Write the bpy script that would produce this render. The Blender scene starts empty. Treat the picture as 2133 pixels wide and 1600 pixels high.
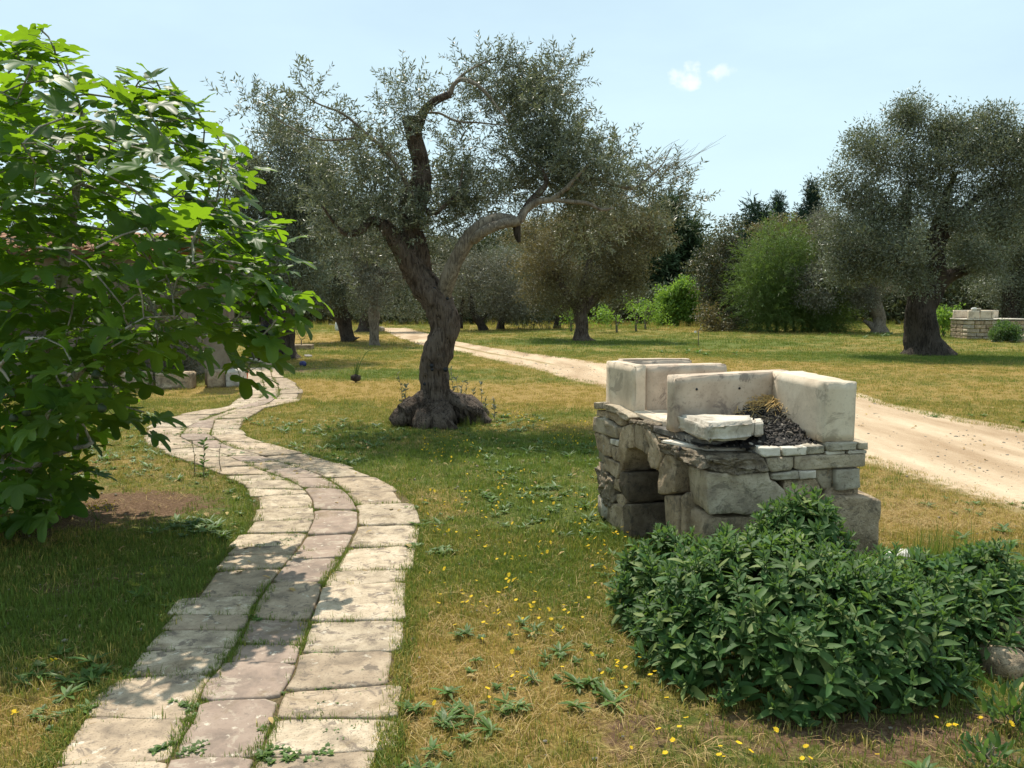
import bpy, bmesh, math, random
import numpy as np
from mathutils import Vector, Matrix

random.seed(7)
RG = np.random.default_rng(11)
R = math.radians
S = bpy.context.scene
C = S.collection

# ------------------------------------------------------------------ camera, sky, sun, exposure
FPX = 1740.0; CAMH = 1.55; TH = math.atan(180 / FPX)
cam = bpy.data.cameras.new('camera'); camo = bpy.data.objects.new('camera', cam); C.objects.link(camo)
camo.location = (0, 0, CAMH); camo.rotation_euler = (math.pi / 2 - TH, 0, 0)
cam.sensor_width = 36; cam.lens = 36 * FPX / 2133; cam.clip_start = 0.05; cam.clip_end = 2000
S.camera = camo

SUN_EL, SUN_AZ = 63.0, -17.0          # degrees; azimuth from +Y (the view direction), negative = to the left
W = bpy.data.worlds.new('World'); S.world = W; W.use_nodes = True
wn = W.node_tree; wn.nodes.clear()
def N(t, typ, **kw):
    n = t.nodes.new(typ)
    for k, v in kw.items(): setattr(n, k, v)
    return n
sky = N(wn, 'ShaderNodeTexSky', sky_type='NISHITA', sun_disc=False)
sky.sun_elevation = R(SUN_EL); sky.sun_rotation = R(SUN_AZ)
sky.altitude = 30; sky.air_density = 1.0; sky.dust_density = 1.0; sky.ozone_density = 1.0
tc = N(wn, 'ShaderNodeTexCoord')
mp = N(wn, 'ShaderNodeMapping'); mp.inputs['Scale'].default_value = (1.0, 1.0, 3.2)
wn.links.new(tc.outputs['Generated'], mp.inputs['Vector'])
nz = N(wn, 'ShaderNodeTexNoise'); nz.inputs['Scale'].default_value = 1.3; nz.inputs['Detail'].default_value = 7; nz.inputs['Roughness'].default_value = 0.55
wn.links.new(mp.outputs[0], nz.inputs['Vector'])
rp = N(wn, 'ShaderNodeMapRange'); rp.inputs[1].default_value = 0.36; rp.inputs[2].default_value = 0.72; rp.inputs[3].default_value = 0.5; rp.inputs[4].default_value = 0.8
wn.links.new(nz.outputs[0], rp.inputs[0])
mx = N(wn, 'ShaderNodeMix', data_type='RGBA'); mx.inputs[7].default_value = (7.4, 9.7, 10.3, 1)     # thin high veil of cloud
wn.links.new(rp.outputs[0], mx.inputs[0]); wn.links.new(sky.outputs[0], mx.inputs[6])
def cloud_dir(px, py):
    a = (px - 1066.5) / FPX; b = -(py - 800) / FPX
    return Vector((a, math.cos(TH) + b * math.sin(TH), -math.sin(TH) + b * math.cos(TH))).normalized()
# two little cumulus puffs low in the sky
nz2 = N(wn, 'ShaderNodeTexNoise'); nz2.inputs['Scale'].default_value = 46; nz2.inputs['Detail'].default_value = 5
wn.links.new(tc.outputs['Generated'], nz2.inputs['Vector'])
prev = mx.outputs[2]
for px, py, rad, st in ((1437, 160, 0.016, 0.5), (1506, 152, 0.009, 0.28)):
    d = cloud_dir(px, py)
    sb = N(wn, 'ShaderNodeVectorMath', operation='SUBTRACT'); sb.inputs[1].default_value = d
    wn.links.new(tc.outputs['Generated'], sb.inputs[0])
    ml = N(wn, 'ShaderNodeVectorMath', operation='MULTIPLY'); ml.inputs[1].default_value = (1, 1, 1.7)
    wn.links.new(sb.outputs[0], ml.inputs[0])
    ln = N(wn, 'ShaderNodeVectorMath', operation='LENGTH'); wn.links.new(ml.outputs[0], ln.inputs[0])
    ad = N(wn, 'ShaderNodeMath', operation='MULTIPLY_ADD'); ad.inputs[1].default_value = -0.075; 
    wn.links.new(nz2.outputs[0], ad.inputs[0]); wn.links.new(ln.outputs[1], ad.inputs[2])
    mr = N(wn, 'ShaderNodeMapRange', interpolation_type='SMOOTHSTEP')
    mr.inputs[1].default_value = rad - 0.0375 + 0.010; mr.inputs[2].default_value = rad - 0.0375 - 0.012; mr.inputs[3].default_value = 0; mr.inputs[4].default_value = st
    wn.links.new(ad.outputs[0], mr.inputs[0])
    m2 = N(wn, 'ShaderNodeMix', data_type='RGBA'); m2.inputs[7].default_value = (12.2, 11.6, 11.5, 1)
    wn.links.new(mr.outputs[0], m2.inputs[0]); wn.links.new(prev, m2.inputs[6]); prev = m2.outputs[2]
bg = N(wn, 'ShaderNodeBackground'); bg.inputs['Strength'].default_value = 0.098
wo = N(wn, 'ShaderNodeOutputWorld')
wn.links.new(prev, bg.inputs['Color']); wn.links.new(bg.outputs[0], wo.inputs[0])

sl = bpy.data.lights.new('sun', 'SUN'); sl.energy = 5.0; sl.angle = R(0.55); sl.color = (1.0, 0.93, 0.80)
so = bpy.data.objects.new('sun', sl); C.objects.link(so)
sd = Vector((math.sin(R(SUN_AZ)) * math.cos(R(SUN_EL)), math.cos(R(SUN_AZ)) * math.cos(R(SUN_EL)), math.sin(R(SUN_EL))))
so.rotation_euler = sd.to_track_quat('Z', 'Y').to_euler(); so.location = sd * 50

S.view_settings.view_transform = 'Standard'; S.view_settings.look = 'None'
S.view_settings.exposure = 0.22; S.view_settings.gamma = 1; S.view_settings.use_curve_mapping = False
S.cycles.max_bounces = 6; S.cycles.diffuse_bounces = 3; S.cycles.glossy_bounces = 2; S.cycles.transmission_bounces = 4
S.cycles.sample_clamp_indirect = 6; S.cycles.use_denoising = True

# ------------------------------------------------------------------ helpers
def ray(px, py):
    a = (px - 1066.5) / FPX; b = -(py - 800) / FPX
    return np.array([a, math.cos(TH) + b * math.sin(TH), -math.sin(TH) + b * math.cos(TH)])
def G(px, py, z=0.0):
    r = ray(px, py); t = (z - CAMH) / r[2]
    return np.array([r[0] * t, r[1] * t, z])
def Z(px, py, Y):
    r = ray(px, py); t = Y / r[1]
    return np.array([r[0] * t, Y, CAMH + r[2] * t])
def to_px(P):
    P = np.atleast_2d(P); x = P[:, 0]; y = P[:, 1]; z = P[:, 2] - CAMH
    f = y * math.cos(TH) - z * math.sin(TH); u = y * math.sin(TH) + z * math.cos(TH)
    f = np.where(f < .05, .05, f)
    return 1066.5 + FPX * x / f, 800 - FPX * u / f

def vnoise(P, seed=0):
    P = np.asarray(P, float)
    i = np.floor(P).astype(np.int64); f = P - i; f = f * f * (3 - 2 * f)
    out = np.zeros(len(P))
    for dx in (0, 1):
        for dy in (0, 1):
            for dz in (0, 1):
                h = ((i[:, 0] + dx) * 374761393 + (i[:, 1] + dy) * 668265263 + (i[:, 2] + dz) * 1274126177 + seed * 974711) & 0x7fffffff
                h = (h ^ (h >> 13)) * 1274126177 & 0x7fffffff
                h = (h ^ (h >> 16)) & 0xffff
                w = (f[:, 0] if dx else 1 - f[:, 0]) * (f[:, 1] if dy else 1 - f[:, 1]) * (f[:, 2] if dz else 1 - f[:, 2])
                out += w * (h / 65535.0)
    return out * 2 - 1
def fbm(P, seed=0, octv=3):
    P = np.asarray(P, float); o = 0; a = 1
    for k in range(octv):
        o = o + a * vnoise(P * 2 ** k + 17.3 * k, seed + k); a *= .5
    return o / 1.75

def mesh_np(name, V, F=None, T=None, smooth=True, attrs=None, vattrs=None):
    """V (n,3); F quads (m,4) ; T tris (k,3)"""
    me = bpy.data.meshes.new(name)
    V = np.asarray(V, np.float32); nq = 0 if F is None else len(F); nt = 0 if T is None else len(T)
    me.vertices.add(len(V)); me.vertices.foreach_set('co', V.ravel())
    L = []
    if nq: L.append(np.asarray(F, np.int32).ravel())
    if nt: L.append(np.asarray(T, np.int32).ravel())
    L = np.concatenate(L); me.loops.add(len(L)); me.loops.foreach_set('vertex_index', L)
    me.polygons.add(nq + nt)
    st = np.concatenate([np.arange(nq) * 4, nq * 4 + np.arange(nt) * 3]).astype(np.int32)
    me.polygons.foreach_set('loop_start', st)
    me.polygons.foreach_set('use_smooth', np.full(nq + nt, smooth, bool))
    me.update(calc_edges=True)
    for k, v in (attrs or {}).items():
        a = me.attributes.new(k, 'FLOAT', 'FACE'); a.data.foreach_set('value', np.asarray(v, np.float32))
    for k, v in (vattrs or {}).items():
        a = me.attributes.new(k, 'FLOAT', 'POINT'); a.data.foreach_set('value', np.asarray(v, np.float32))
    return me
def obj(name, me, mat=None, parent=None, loc=None):
    o = bpy.data.objects.new(name, me); C.objects.link(o)
    if mat is not None and me is not None and not me.materials: me.materials.append(mat)
    if parent is not None: o.parent = parent
    if loc is not None: o.location = loc
    return o
def empty(name, loc, label=None, cat=None, group=None):
    o = bpy.data.objects.new(name, None); C.objects.link(o); o.location = loc; o.empty_display_size = .2
    if label: tag(o, label, cat, group)
    return o
def tag(o, label, cat, group=None, kind=None):
    if label: o['label'] = label
    if cat: o['category'] = cat
    if group: o['group'] = group
    if kind: o['kind'] = kind
    return o
def child(name, me, mat, par):
    """mesh given in world coordinates, parented to an Empty standing at par.location"""
    o = obj(name, me, mat, par); o.location = -Vector(par.location); return o

def tube(P, rad, n=8, flute=0.0, seed=0, cap=True, rough=0.0, rfreq=6.0):
    P = np.asarray(P, float); m = len(P); rad = np.asarray(rad, float)
    T = np.gradient(P, axis=0); T /= np.linalg.norm(T, axis=1)[:, None] + 1e-9
    ref = np.array([1., 0, 0]) if abs(T[0][0]) < .8 else np.array([0, 1., 0])
    u = ref - T[0] * ref.dot(T[0]); u /= np.linalg.norm(u); Us = []
    for k in range(m):
        u = u - T[k] * u.dot(T[k]); u = u / (np.linalg.norm(u) + 1e-9); Us.append(u)
    Us = np.array(Us); Vs = np.cross(T, Us)
    a = np.linspace(0, 2 * math.pi, n, endpoint=False)
    ca, sa = np.cos(a), np.sin(a)
    r = np.repeat(rad[:, None], n, 1)
    if flute or rough:
        D = np.stack([np.tile(ca * 1.7, (m, 1)), np.tile(sa * 1.7, (m, 1)), np.tile((np.arange(m) * .16)[:, None], (1, n))], -1).reshape(-1, 3)
        r = r * (1 + flute * fbm(D + seed * 3.1, seed).reshape(m, n))
    V = P[:, None, :] + r[..., None] * (ca[None, :, None] * Us[:, None, :] + sa[None, :, None] * Vs[:, None, :])
    V = V.reshape(-1, 3)
    if rough:
        nr = (V - np.repeat(P, n, 0)); nr /= np.linalg.norm(nr, axis=1)[:, None] + 1e-9
        Q = V * np.array([1, 1, .35]) * rfreq
        V = V + nr * (rough * (fbm(Q, seed + 5, 3) * np.repeat(rad, n))[:, None])
    i = np.arange(m - 1)[:, None] * n; j = np.arange(n)[None, :]; j2 = (j + 1) % n
    F = np.stack([i + j, i + j2, i + n + j2, i + n + j], -1).reshape(-1, 4)
    Tt = np.zeros((0, 3), int)
    if cap:
        V = np.vstack([V, P[0], P[-1]]); c0, c1 = m * n, m * n + 1
        jj = np.arange(n); j3 = (jj + 1) % n
        Tt = np.vstack([np.stack([jj * 0 + c0, j3, jj], -1), np.stack([jj * 0 + c1, (m - 1) * n + jj, (m - 1) * n + j3], -1)])
    return V, F, Tt
class Mb:
    def __init__(s): s.V = []; s.F = []; s.T = []; s.n = 0
    def add(s, V, F=None, T=None):
        V = np.asarray(V, float); s.V.append(V)
        if F is not None and len(F): s.F.append(np.asarray(F) + s.n)
        if T is not None and len(T): s.T.append(np.asarray(T) + s.n)
        s.n += len(V); return s
    def tube(s, *a, **k): return s.add(*tube(*a, **k))
    def mesh(s, name, smooth=True):
        return mesh_np(name, np.vstack(s.V), np.vstack(s.F) if s.F else None, np.vstack(s.T) if s.T else None, smooth)
def box_vf(c, d, rz=0.0):
    c = np.array(c, float); x, y, z = np.array(d) / 2
    V = np.array([[-x, -y, -z], [x, -y, -z], [x, y, -z], [-x, y, -z], [-x, -y, z], [x, -y, z], [x, y, z], [-x, y, z]])
    ca, sa = math.cos(rz), math.sin(rz)
    V = np.stack([V[:, 0] * ca - V[:, 1] * sa, V[:, 0] * sa + V[:, 1] * ca, V[:, 2]], -1) + c
    return V, np.array([[0, 3, 2, 1], [4, 5, 6, 7], [0, 1, 5, 4], [1, 2, 6, 5], [2, 3, 7, 6], [3, 0, 4, 7]])
def smooth_path(P, k=6):
    P = np.asarray(P, float); m = len(P)
    if m < 3: 
        t = np.linspace(0, 1, k + 1)[:, None]; return P[0] * (1 - t) + P[-1] * t
    out = []
    for i in range(m - 1):
        p0 = P[max(i - 1, 0)]; p1 = P[i]; p2 = P[i + 1]; p3 = P[min(i + 2, m - 1)]
        for j in range(k):
            t = j / k
            out.append(.5 * ((2 * p1) + (-p0 + p2) * t + (2 * p0 - 5 * p1 + 4 * p2 - p3) * t * t + (-p0 + 3 * p1 - 3 * p2 + p3) * t ** 3))
    out.append(P[-1]); return np.array(out)

# scatter: merge many transformed copies of small tri templates into one mesh
def frames(Y, up, roll=None):
    """rotation matrices (n,3,3) whose columns are x,y,z; y along Y, z near up"""
    Y = Y / (np.linalg.norm(Y, axis=1)[:, None] + 1e-9)
    X = np.cross(Y, up); X /= np.linalg.norm(X, axis=1)[:, None] + 1e-9
    Zv = np.cross(X, Y)
    if roll is not None:
        c, s = np.cos(roll)[:, None], np.sin(roll)[:, None]
        X, Zv = X * c + Zv * s, -X * s + Zv * c
    return np.stack([X, Y, Zv], -1)
def scatter_mesh(name, temps, M, pos, scl, idx, smooth=False, rnd=None):
    Vs, Ts, As = [], [], []; n0 = 0
    if rnd is None: rnd = RG.random(len(pos))
    for k, (tv, tt, ta) in enumerate(temps):
        s = np.where(idx == k)[0]
        if not len(s): continue
        V = np.einsum('nij,vj->nvi', M[s] * scl[s][:, None, None], tv) + pos[s][:, None, :]
        n = len(tv)
        T = tt[None] + (np.arange(len(s)) * n)[:, None, None] + n0
        Vs.append(V.reshape(-1, 3)); Ts.append(T.reshape(-1, 3)); n0 += n * len(s)
        As.append(((rnd[s][:, None] + ta[None] * .5) % 1.0).ravel())
    return mesh_np(name, np.vstack(Vs), None, np.vstack(Ts), smooth, {'rnd': np.concatenate(As)})
def rdir(n, zmin=-1, zmax=1):
    z = RG.uniform(zmin, zmax, n); a = RG.uniform(0, 2 * math.pi, n); r = np.sqrt(1 - z * z)
    return np.stack([r * np.cos(a), r * np.sin(a), z], -1)

# ------------------------------------------------------------------ materials
def mat(name, rough=.8, spec=.3):
    m = bpy.data.materials.new(name); m.use_nodes = True; t = m.node_tree; t.nodes.clear()
    b = N(t, 'ShaderNodeBsdfPrincipled'); b.inputs['Roughness'].default_value = rough
    b.inputs['Specular IOR Level'].default_value = spec
    o = N(t, 'ShaderNodeOutputMaterial'); t.links.new(b.outputs[0], o.inputs[0])
    return m, t, b, o
def noise(t, vec, scale, detail=5, rough=.55, dist=0.0):
    n = N(t, 'ShaderNodeTexNoise'); n.inputs['Scale'].default_value = scale; n.inputs['Detail'].default_value = detail
    n.inputs['Roughness'].default_value = rough; n.inputs['Distortion'].default_value = dist
    if vec is not None: t.links.new(vec, n.inputs['Vector'])
    return n.outputs[0]
def ramp(t, fac, stops):
    r = N(t, 'ShaderNodeValToRGB'); e = r.color_ramp.elements
    while len(e) < len(stops): e.new(0.5)
    for x, (p, c) in zip(e, stops): x.position = p; x.color = (*c, 1) if len(c) == 3 else c
    t.links.new(fac, r.inputs[0]); return r.outputs[0]
def mixc(t, fac, a, b, mode='MIX'):
    m = N(t, 'ShaderNodeMix', data_type='RGBA', blend_type=mode)
    for k, v in ((0, fac), (6, a), (7, b)):
        if isinstance(v, (int, float)): m.inputs[k].default_value = v
        elif isinstance(v, tuple): m.inputs[k].default_value = (*v, 1)
        else: t.links.new(v, m.inputs[k])
    return m.outputs[2]
def mrange(t, v, a, b, c=0., d=1., sm=True):
    m = N(t, 'ShaderNodeMapRange', interpolation_type='SMOOTHSTEP' if sm else 'LINEAR')
    for k, x in zip((1, 2, 3, 4), (a, b, c, d)): m.inputs[k].default_value = x
    t.links.new(v, m.inputs[0]); return m.outputs[0]
def bump(t, b, h, strength=.5, dist=.02):
    n = N(t, 'ShaderNodeBump'); n.inputs['Strength'].default_value = strength; n.inputs['Distance'].default_value = dist
    t.links.new(h, n.inputs['Height']); t.links.new(n.outputs[0], b.inputs['Normal'])
def math_(t, op, a, b=None):
    m = N(t, 'ShaderNodeMath', operation=op)
    for k, v in ((0, a), (1, b)):
        if v is None: continue
        if isinstance(v, (int, float)): m.inputs[k].default_value = v
        else: t.links.new(v, m.inputs[k])
    return m.outputs[0]
def geo(t): return N(t, 'ShaderNodeNewGeometry')

def leaf_mat(name, top, under, trans, tfac=.35, rough=.45, spec=.4, var=.35, alt=None, inst=None):
    m, t, b, o = mat(name, rough, spec)
    a = N(t, 'ShaderNodeAttribute', attribute_name='rnd'); oi = N(t, 'ShaderNodeObjectInfo')
    r = math_(t, 'FRACT', math_(t, 'ADD', a.outputs['Fac'], oi.outputs['Random']))
    g = geo(t)
    c = mixc(t, g.outputs['Backfacing'], top, under)
    if alt: c = mixc(t, mrange(t, r, .82, .9), c, alt)
    if inst:
        ai = N(t, 'ShaderNodeAttribute', attribute_name='dry', attribute_type='INSTANCER')
        c = mixc(t, mrange(t, math_(t, 'ADD', ai.outputs['Fac'], math_(t, 'MULTIPLY', math_(t, 'SUBTRACT', a.outputs['Fac'], .5), .55)), .28, .72), c, inst)
    v = mrange(t, r, 0, 1, 1 - var, 1 + var, False)
    h = N(t, 'ShaderNodeHueSaturation'); t.links.new(c, h.inputs['Color']); t.links.new(v, h.inputs['Value'])
    t.links.new(math_(t, 'ADD', .485, math_(t, 'MULTIPLY', a.outputs['Fac'], .03)), h.inputs['Hue'])
    t.links.new(h.outputs[0], b.inputs['Base Color'])
    tr = N(t, 'ShaderNodeBsdfTranslucent')
    if inst: t.links.new(mixc(t, .5, h.outputs[0], trans), tr.inputs[0])
    else: t.links.new(mixc(t, 1.0, trans, mixc(t, r, (.8, .8, .8), (1.15, 1.15, 1.15)), 'MULTIPLY'), tr.inputs[0])
    ms = N(t, 'ShaderNodeMixShader'); ms.inputs[0].default_value = tfac
    t.links.new(b.outputs[0], ms.inputs[1]); t.links.new(tr.outputs[0], ms.inputs[2]); t.links.new(ms.outputs[0], o.inputs[0])
    return m

M = {}
M['olive'] = leaf_mat('olive leaf', (.088, .106, .060), (.23, .25, .19), (.20, .225, .10), .27, .38, .5, .45)
M['olive_far'] = leaf_mat('far olive leaf', (.092, .112, .062), (.20, .22, .16), (.17, .195, .08), .25, .42, .45, .5)
M['olive_brown'] = leaf_mat('brownish olive leaf', (.12, .108, .048), (.19, .175, .095), (.24, .19, .06), .25, .45, .4, .5)
M['olive_grey'] = leaf_mat('grey olive leaf', (.13, .13, .09), (.22, .22, .17), (.2, .19, .1), .2, .5, .4, .45)
M['fig'] = leaf_mat('fig leaf', (.036, .092, .018), (.06, .115, .035), (.29, .50, .016), .42, .46, .28, .4)
M['sage'] = leaf_mat('sage leaf', (.056, .118, .030), (.14, .19, .10), (.17, .31, .04), .28, .6, .3, .4, alt=(.13, .17, .055))
M['oak'] = leaf_mat('oak leaf', (.075, .085, .045), (.13, .13, .08), (.12, .14, .04), .18, .45, .4, .5, alt=(.17, .12, .06))
M['pine'] = leaf_mat('pine needle', (.05, .08, .03), (.05, .08, .03), (.08, .12, .03), .15, .6, .3, .4)
M['conifer'] = leaf_mat('conifer needle', (.03, .06, .035), (.03, .06, .035), (.05, .09, .04), .1, .6, .3, .4)
M['lime'] = leaf_mat('light green leaf', (.13, .23, .04), (.16, .26, .06), (.30, .48, .05), .4, .5, .35, .35)
M['willow'] = leaf_mat('willow leaf', (.085, .145, .033), (.11, .16, .045), (.18, .28, .045), .35, .5, .35, .4)
M['wood_far'] = leaf_mat('far foliage', (.06, .075, .035), (.09, .10, .05), (.1, .12, .03), .15, .6, .3, .5)
M['wand'] = leaf_mat('grass blade', (.12, .18, .03), (.12, .18, .03), (.27, .35, .05), .38, .6, .3, .4, inst=(.50, .34, .10))
M['weed'] = leaf_mat('weed leaf', (.085, .15, .032), (.11, .17, .06), (.16, .30, .04), .3, .5, .35, .35)
M['petal'] = leaf_mat('yellow petal', (.75, .58, .02), (.65, .5, .03), (.8, .6, .02), .3, .6, .2, .15)
M['drystalk'] = leaf_mat('dry stalk', (.42, .30, .13), (.42, .30, .13), (.4, .3, .1), .2, .7, .2, .3)

def bark(name, c1, c2, c3, sc=1.0, st=.9, dist=.03):
    m, t, b, o = mat(name, .9, .2)
    tcn = N(t, 'ShaderNodeTexCoord'); mp = N(t, 'ShaderNodeMapping'); mp.inputs['Scale'].default_value = (1, 1, .3)
    t.links.new(tcn.outputs['Object'], mp.inputs[0])
    n1 = noise(t, mp.outputs[0], 22 * sc, 8, .65, .8); n2 = noise(t, tcn.outputs['Object'], 3.2 * sc, 5)
    n3 = noise(t, mp.outputs[0], 70 * sc, 4, .6, .5)
    mp2 = N(t, 'ShaderNodeMapping'); mp2.inputs['Scale'].default_value = (1, 1, .11); t.links.new(tcn.outputs['Object'], mp2.inputs[0])
    n4 = noise(t, mp2.outputs[0], 26 * sc, 6, .6, 1.6)
    c = ramp(t, n1, [(.33, c3), (.5, c1), (.68, c2)])
    c = mixc(t, mrange(t, n2, .42, .62), c, mixc(t, .5, c2, c1))
    c = mixc(t, mrange(t, n4, .50, .36, 0, .85), c, c3)
    t.links.new(c, b.inputs['Base Color'])
    bump(t, b, math_(t, 'ADD', math_(t, 'MULTIPLY', n4, 1.6), math_(t, 'ADD', n1, math_(t, 'MULTIPLY', n3, .4))), st, dist)
    return m
M['bark'] = bark('olive bark', (.125, .088, .066), (.25, .20, .165), (.035, .025, .02), 1.0, 1.0, .05)
M['bark_dark'] = bark('dark bark', (.075, .058, .046), (.14, .112, .092), (.022, .017, .014), .7, 1.0, .08)
M['burl'] = bark('root burl bark', (.085, .058, .045), (.20, .155, .125), (.022, .016, .014), 1.4, 1.0, .05)
M['limb'] = bark('pale limb bark', (.19, .155, .12), (.33, .285, .225), (.075, .06, .048), 1.2, .6, .015)
M['figbark'] = bark('fig bark', (.27, .25, .21), (.42, .39, .33), (.13, .115, .095), 1.5, .4, .008)
M['twig'] = bark('twig bark', (.16, .14, .10), (.24, .21, .16), (.08, .065, .05), 2, .2, .004)

def stone(name, base, dark, light, lich=None, sc=1.0, bst=.6, bd=.01, objvar=.16, pores=.5, soot=0):
    m, t, b, o = mat(name, .9, .2)
    tcn = N(t, 'ShaderNodeTexCoord'); oi = N(t, 'ShaderNodeObjectInfo')
    ad = N(t, 'ShaderNodeVectorMath', operation='ADD')
    sc_ = N(t, 'ShaderNodeVectorMath', operation='SCALE'); sc_.inputs[0].default_value = (31, 17, 23); t.links.new(oi.outputs['Random'], sc_.inputs['Scale'])
    t.links.new(tcn.outputs['Object'], ad.inputs[0]); t.links.new(sc_.outputs[0], ad.inputs[1]); v = ad.outputs[0]
    n1 = noise(t, v, 5 * sc, 8, .62, .4); n2 = noise(t, v, 28 * sc, 6, .65); n3 = noise(t, v, 120 * sc, 4, .6)
    c = ramp(t, n1, [(.30, dark), (.5, base), (.72, light)])
    c = mixc(t, mrange(t, n2, .52, .72, 0, .55), c, dark)
    if lich: c = mixc(t, mrange(t, noise(t, v, 7.5 * sc, 8, .7, .6), .54, .61, 0, .8), c, lich)
    if 'paving' in name:
        c = mixc(t, mrange(t, noise(t, v, 2.6, 7, .7, .5), .55, .68, 0, .7), c, (.20, .145, .085))
        c = mixc(t, mrange(t, noise(t, v, 15, 5, .7, .3), .60, .68, 0, .8), c, (.60, .53, .43))
    vo = N(t, 'ShaderNodeTexVoronoi'); vo.inputs['Scale'].default_value = 55 * sc; t.links.new(v, vo.inputs['Vector'])
    pit = mrange(t, vo.outputs[0], .08, .3)
    c = mixc(t, math_(t, 'MULTIPLY', math_(t, 'SUBTRACT', 1.0, pit), pores), c, mixc(t, .5, dark, (0.02, .017, .014)))
    h = N(t, 'ShaderNodeHueSaturation'); t.links.new(c, h.inputs['Color'])
    t.links.new(mrange(t, oi.outputs['Random'], 0, 1, 1 - objvar, 1 + objvar, False), h.inputs['Value'])
    t.links.new(h.outputs[0], b.inputs['Base Color'])
    hh = math_(t, 'ADD', math_(t, 'MULTIPLY', n1, 1.2), math_(t, 'ADD', math_(t, 'MULTIPLY', n2, .8), math_(t, 'MULTIPLY', n3, .25)))
    hh = math_(t, 'ADD', hh, math_(t, 'MULTIPLY', pit, .4 * pores))
    bump(t, b, hh, bst, bd)
    return m
M['paving'] = stone('paving limestone', (.385, .295, .21), (.20, .155, .115), (.53, .42, .305), (.155, .125, .10), 1.4, .9, .010, .16, .4)
M['paving2'] = stone('weathered paving limestone', (.45, .36, .26), (.21, .165, .125), (.62, .51, .39), (.165, .13, .105), 1.6, 1.0, .010, .14, .45)
M['paving3'] = stone('greyish paving stone', (.295, .22, .175), (.18, .14, .115), (.365, .28, .225), (.40, .33, .26), 1.3, .6, .006, .1, .2)
M['rubble'] = stone('rubble stone', (.42, .32, .215), (.22, .16, .105), (.57, .45, .32), (.19, .15, .105), 1.6, 1.0, .02, .16, .6)
M['rubble_dark'] = stone('shade-darkened inner rubble', (.17, .13, .09), (.08, .062, .045), (.27, .215, .155), (.09, .075, .058), 1.6, 1.0, .02, .16, .6)  # shade inside the barbecue openings is put into this darker stone colour
M['rubble_grey'] = stone('grey weathered stone', (.43, .355, .26), (.25, .20, .15), (.57, .485, .37), (.21, .175, .13), 1.4, .9, .018, .12, .4)
M['conglo'] = stone('conglomerate mortar', (.34, .27, .19), (.14, .11, .08), (.52, .44, .34), (.12, .1, .08), 3.0, 1.0, .03, .1, .9)
M['cut'] = stone('cut limestone', (.65, .54, .415), (.48, .385, .29), (.76, .66, .53), (.38, .31, .24), .8, .35, .006, .06, .18)
M['cutpink'] = stone('firebrick pale stone', (.53, .42, .325), (.34, .26, .20), (.64, .53, .42), (.23, .18, .15), .9, .4, .006, .06, .25)
M['slab'] = stone('pale stone slab', (.58, .52, .44), (.38, .33, .27), (.72, .67, .59), (.30, .26, .21), 1.2, .6, .008, .08, .3)
M['soot'] = stone('sooty stone', (.15, .135, .12), (.05, .045, .04), (.34, .31, .28), (.42, .38, .33), 1.6, .7, .01, .1, .3)
M['rock'] = stone('field rock', (.42, .37, .29), (.24, .20, .16), (.55, .50, .42), (.18, .16, .13), 1.0, .8, .015, .15, .4)
M['white'] = stone('white stone', (.66, .64, .6), (.5, .48, .44), (.78, .76, .72), None, 1.0, .4, .006, .05, .2)

m, t, b, o = mat('charcoal', .75, .35); g = geo(t)
a = N(t, 'ShaderNodeAttribute', attribute_name='rnd')
t.links.new(ramp(t, a.outputs['Fac'], [(.0, (.008, .007, .007)), (.7, (.022, .018, .016)), (.88, (.075, .058, .045)), (.97, (.30, .26, .22))]), b.inputs['Base Color'])
bump(t, b, noise(t, g.outputs['Position'], 150, 3), .6, .004); M['char'] = m
m, t, b, o = mat('straw', .8, .2); b.inputs['Base Color'].default_value = (.62, .42, .17, 1); M['straw'] = m
m, t, b, o = mat('red stalk', .8, .2); b.inputs['Base Color'].default_value = (.22, .06, .035, 1); M['redstalk'] = m
m, t, b, o = mat('terracotta', .85, .2)
oi = N(t, 'ShaderNodeObjectInfo'); g = geo(t)
t.links.new(mixc(t, noise(t, g.outputs['Position'], 9, 6), mixc(t, oi.outputs['Random'], (.42, .17, .09), (.55, .30, .18)), (.30, .19, .13)), b.inputs['Base Color'])
bump(t, b, noise(t, g.outputs['Position'], 60, 4), .4, .01); M['terra'] = m
m, t, b, o = mat('plaster', .9, .2); g = geo(t)
t.links.new(ramp(t, noise(t, g.outputs['Position'], 1.6, 8, .65, .4), [(.3, (.10, .082, .06)), (.5, (.17, .14, .108)), (.7, (.25, .215, .165))]), b.inputs['Base Color'])
bump(t, b, noise(t, g.outputs['Position'], 30, 6), .5, .02); M['plaster'] = m
m, t, b, o = mat('dark wood', .8, .2); g = geo(t)
t.links.new(ramp(t, noise(t, g.outputs['Position'], 14, 6), [(.3, (.06, .035, .022)), (.7, (.13, .075, .045))]), b.inputs['Base Color']); M['wood'] = m
m, t, b, o = mat('black plastic', .5, .4); b.inputs['Base Color'].default_value = (.012, .013, .018, 1); M['black'] = m
m, t, b, o = mat('blue plastic', .4, .5); b.inputs['Base Color'].default_value = (.02, .025, .14, 1); M['blue'] = m
m, t, b, o = mat('orange clay', .7, .3); b.inputs['Base Color'].default_value = (.60, .15, .05, 1); M['orange'] = m
m, t, b, o = mat('fig fruit', .5, .4); b.inputs['Base Color'].default_value = (.025, .04, .015, 1); M['figfruit'] = m
m, t, b, o = mat('dark glass', .15, .5); b.inputs['Base Color'].default_value = (.03, .03, .035, 1); M['glass'] = m

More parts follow.
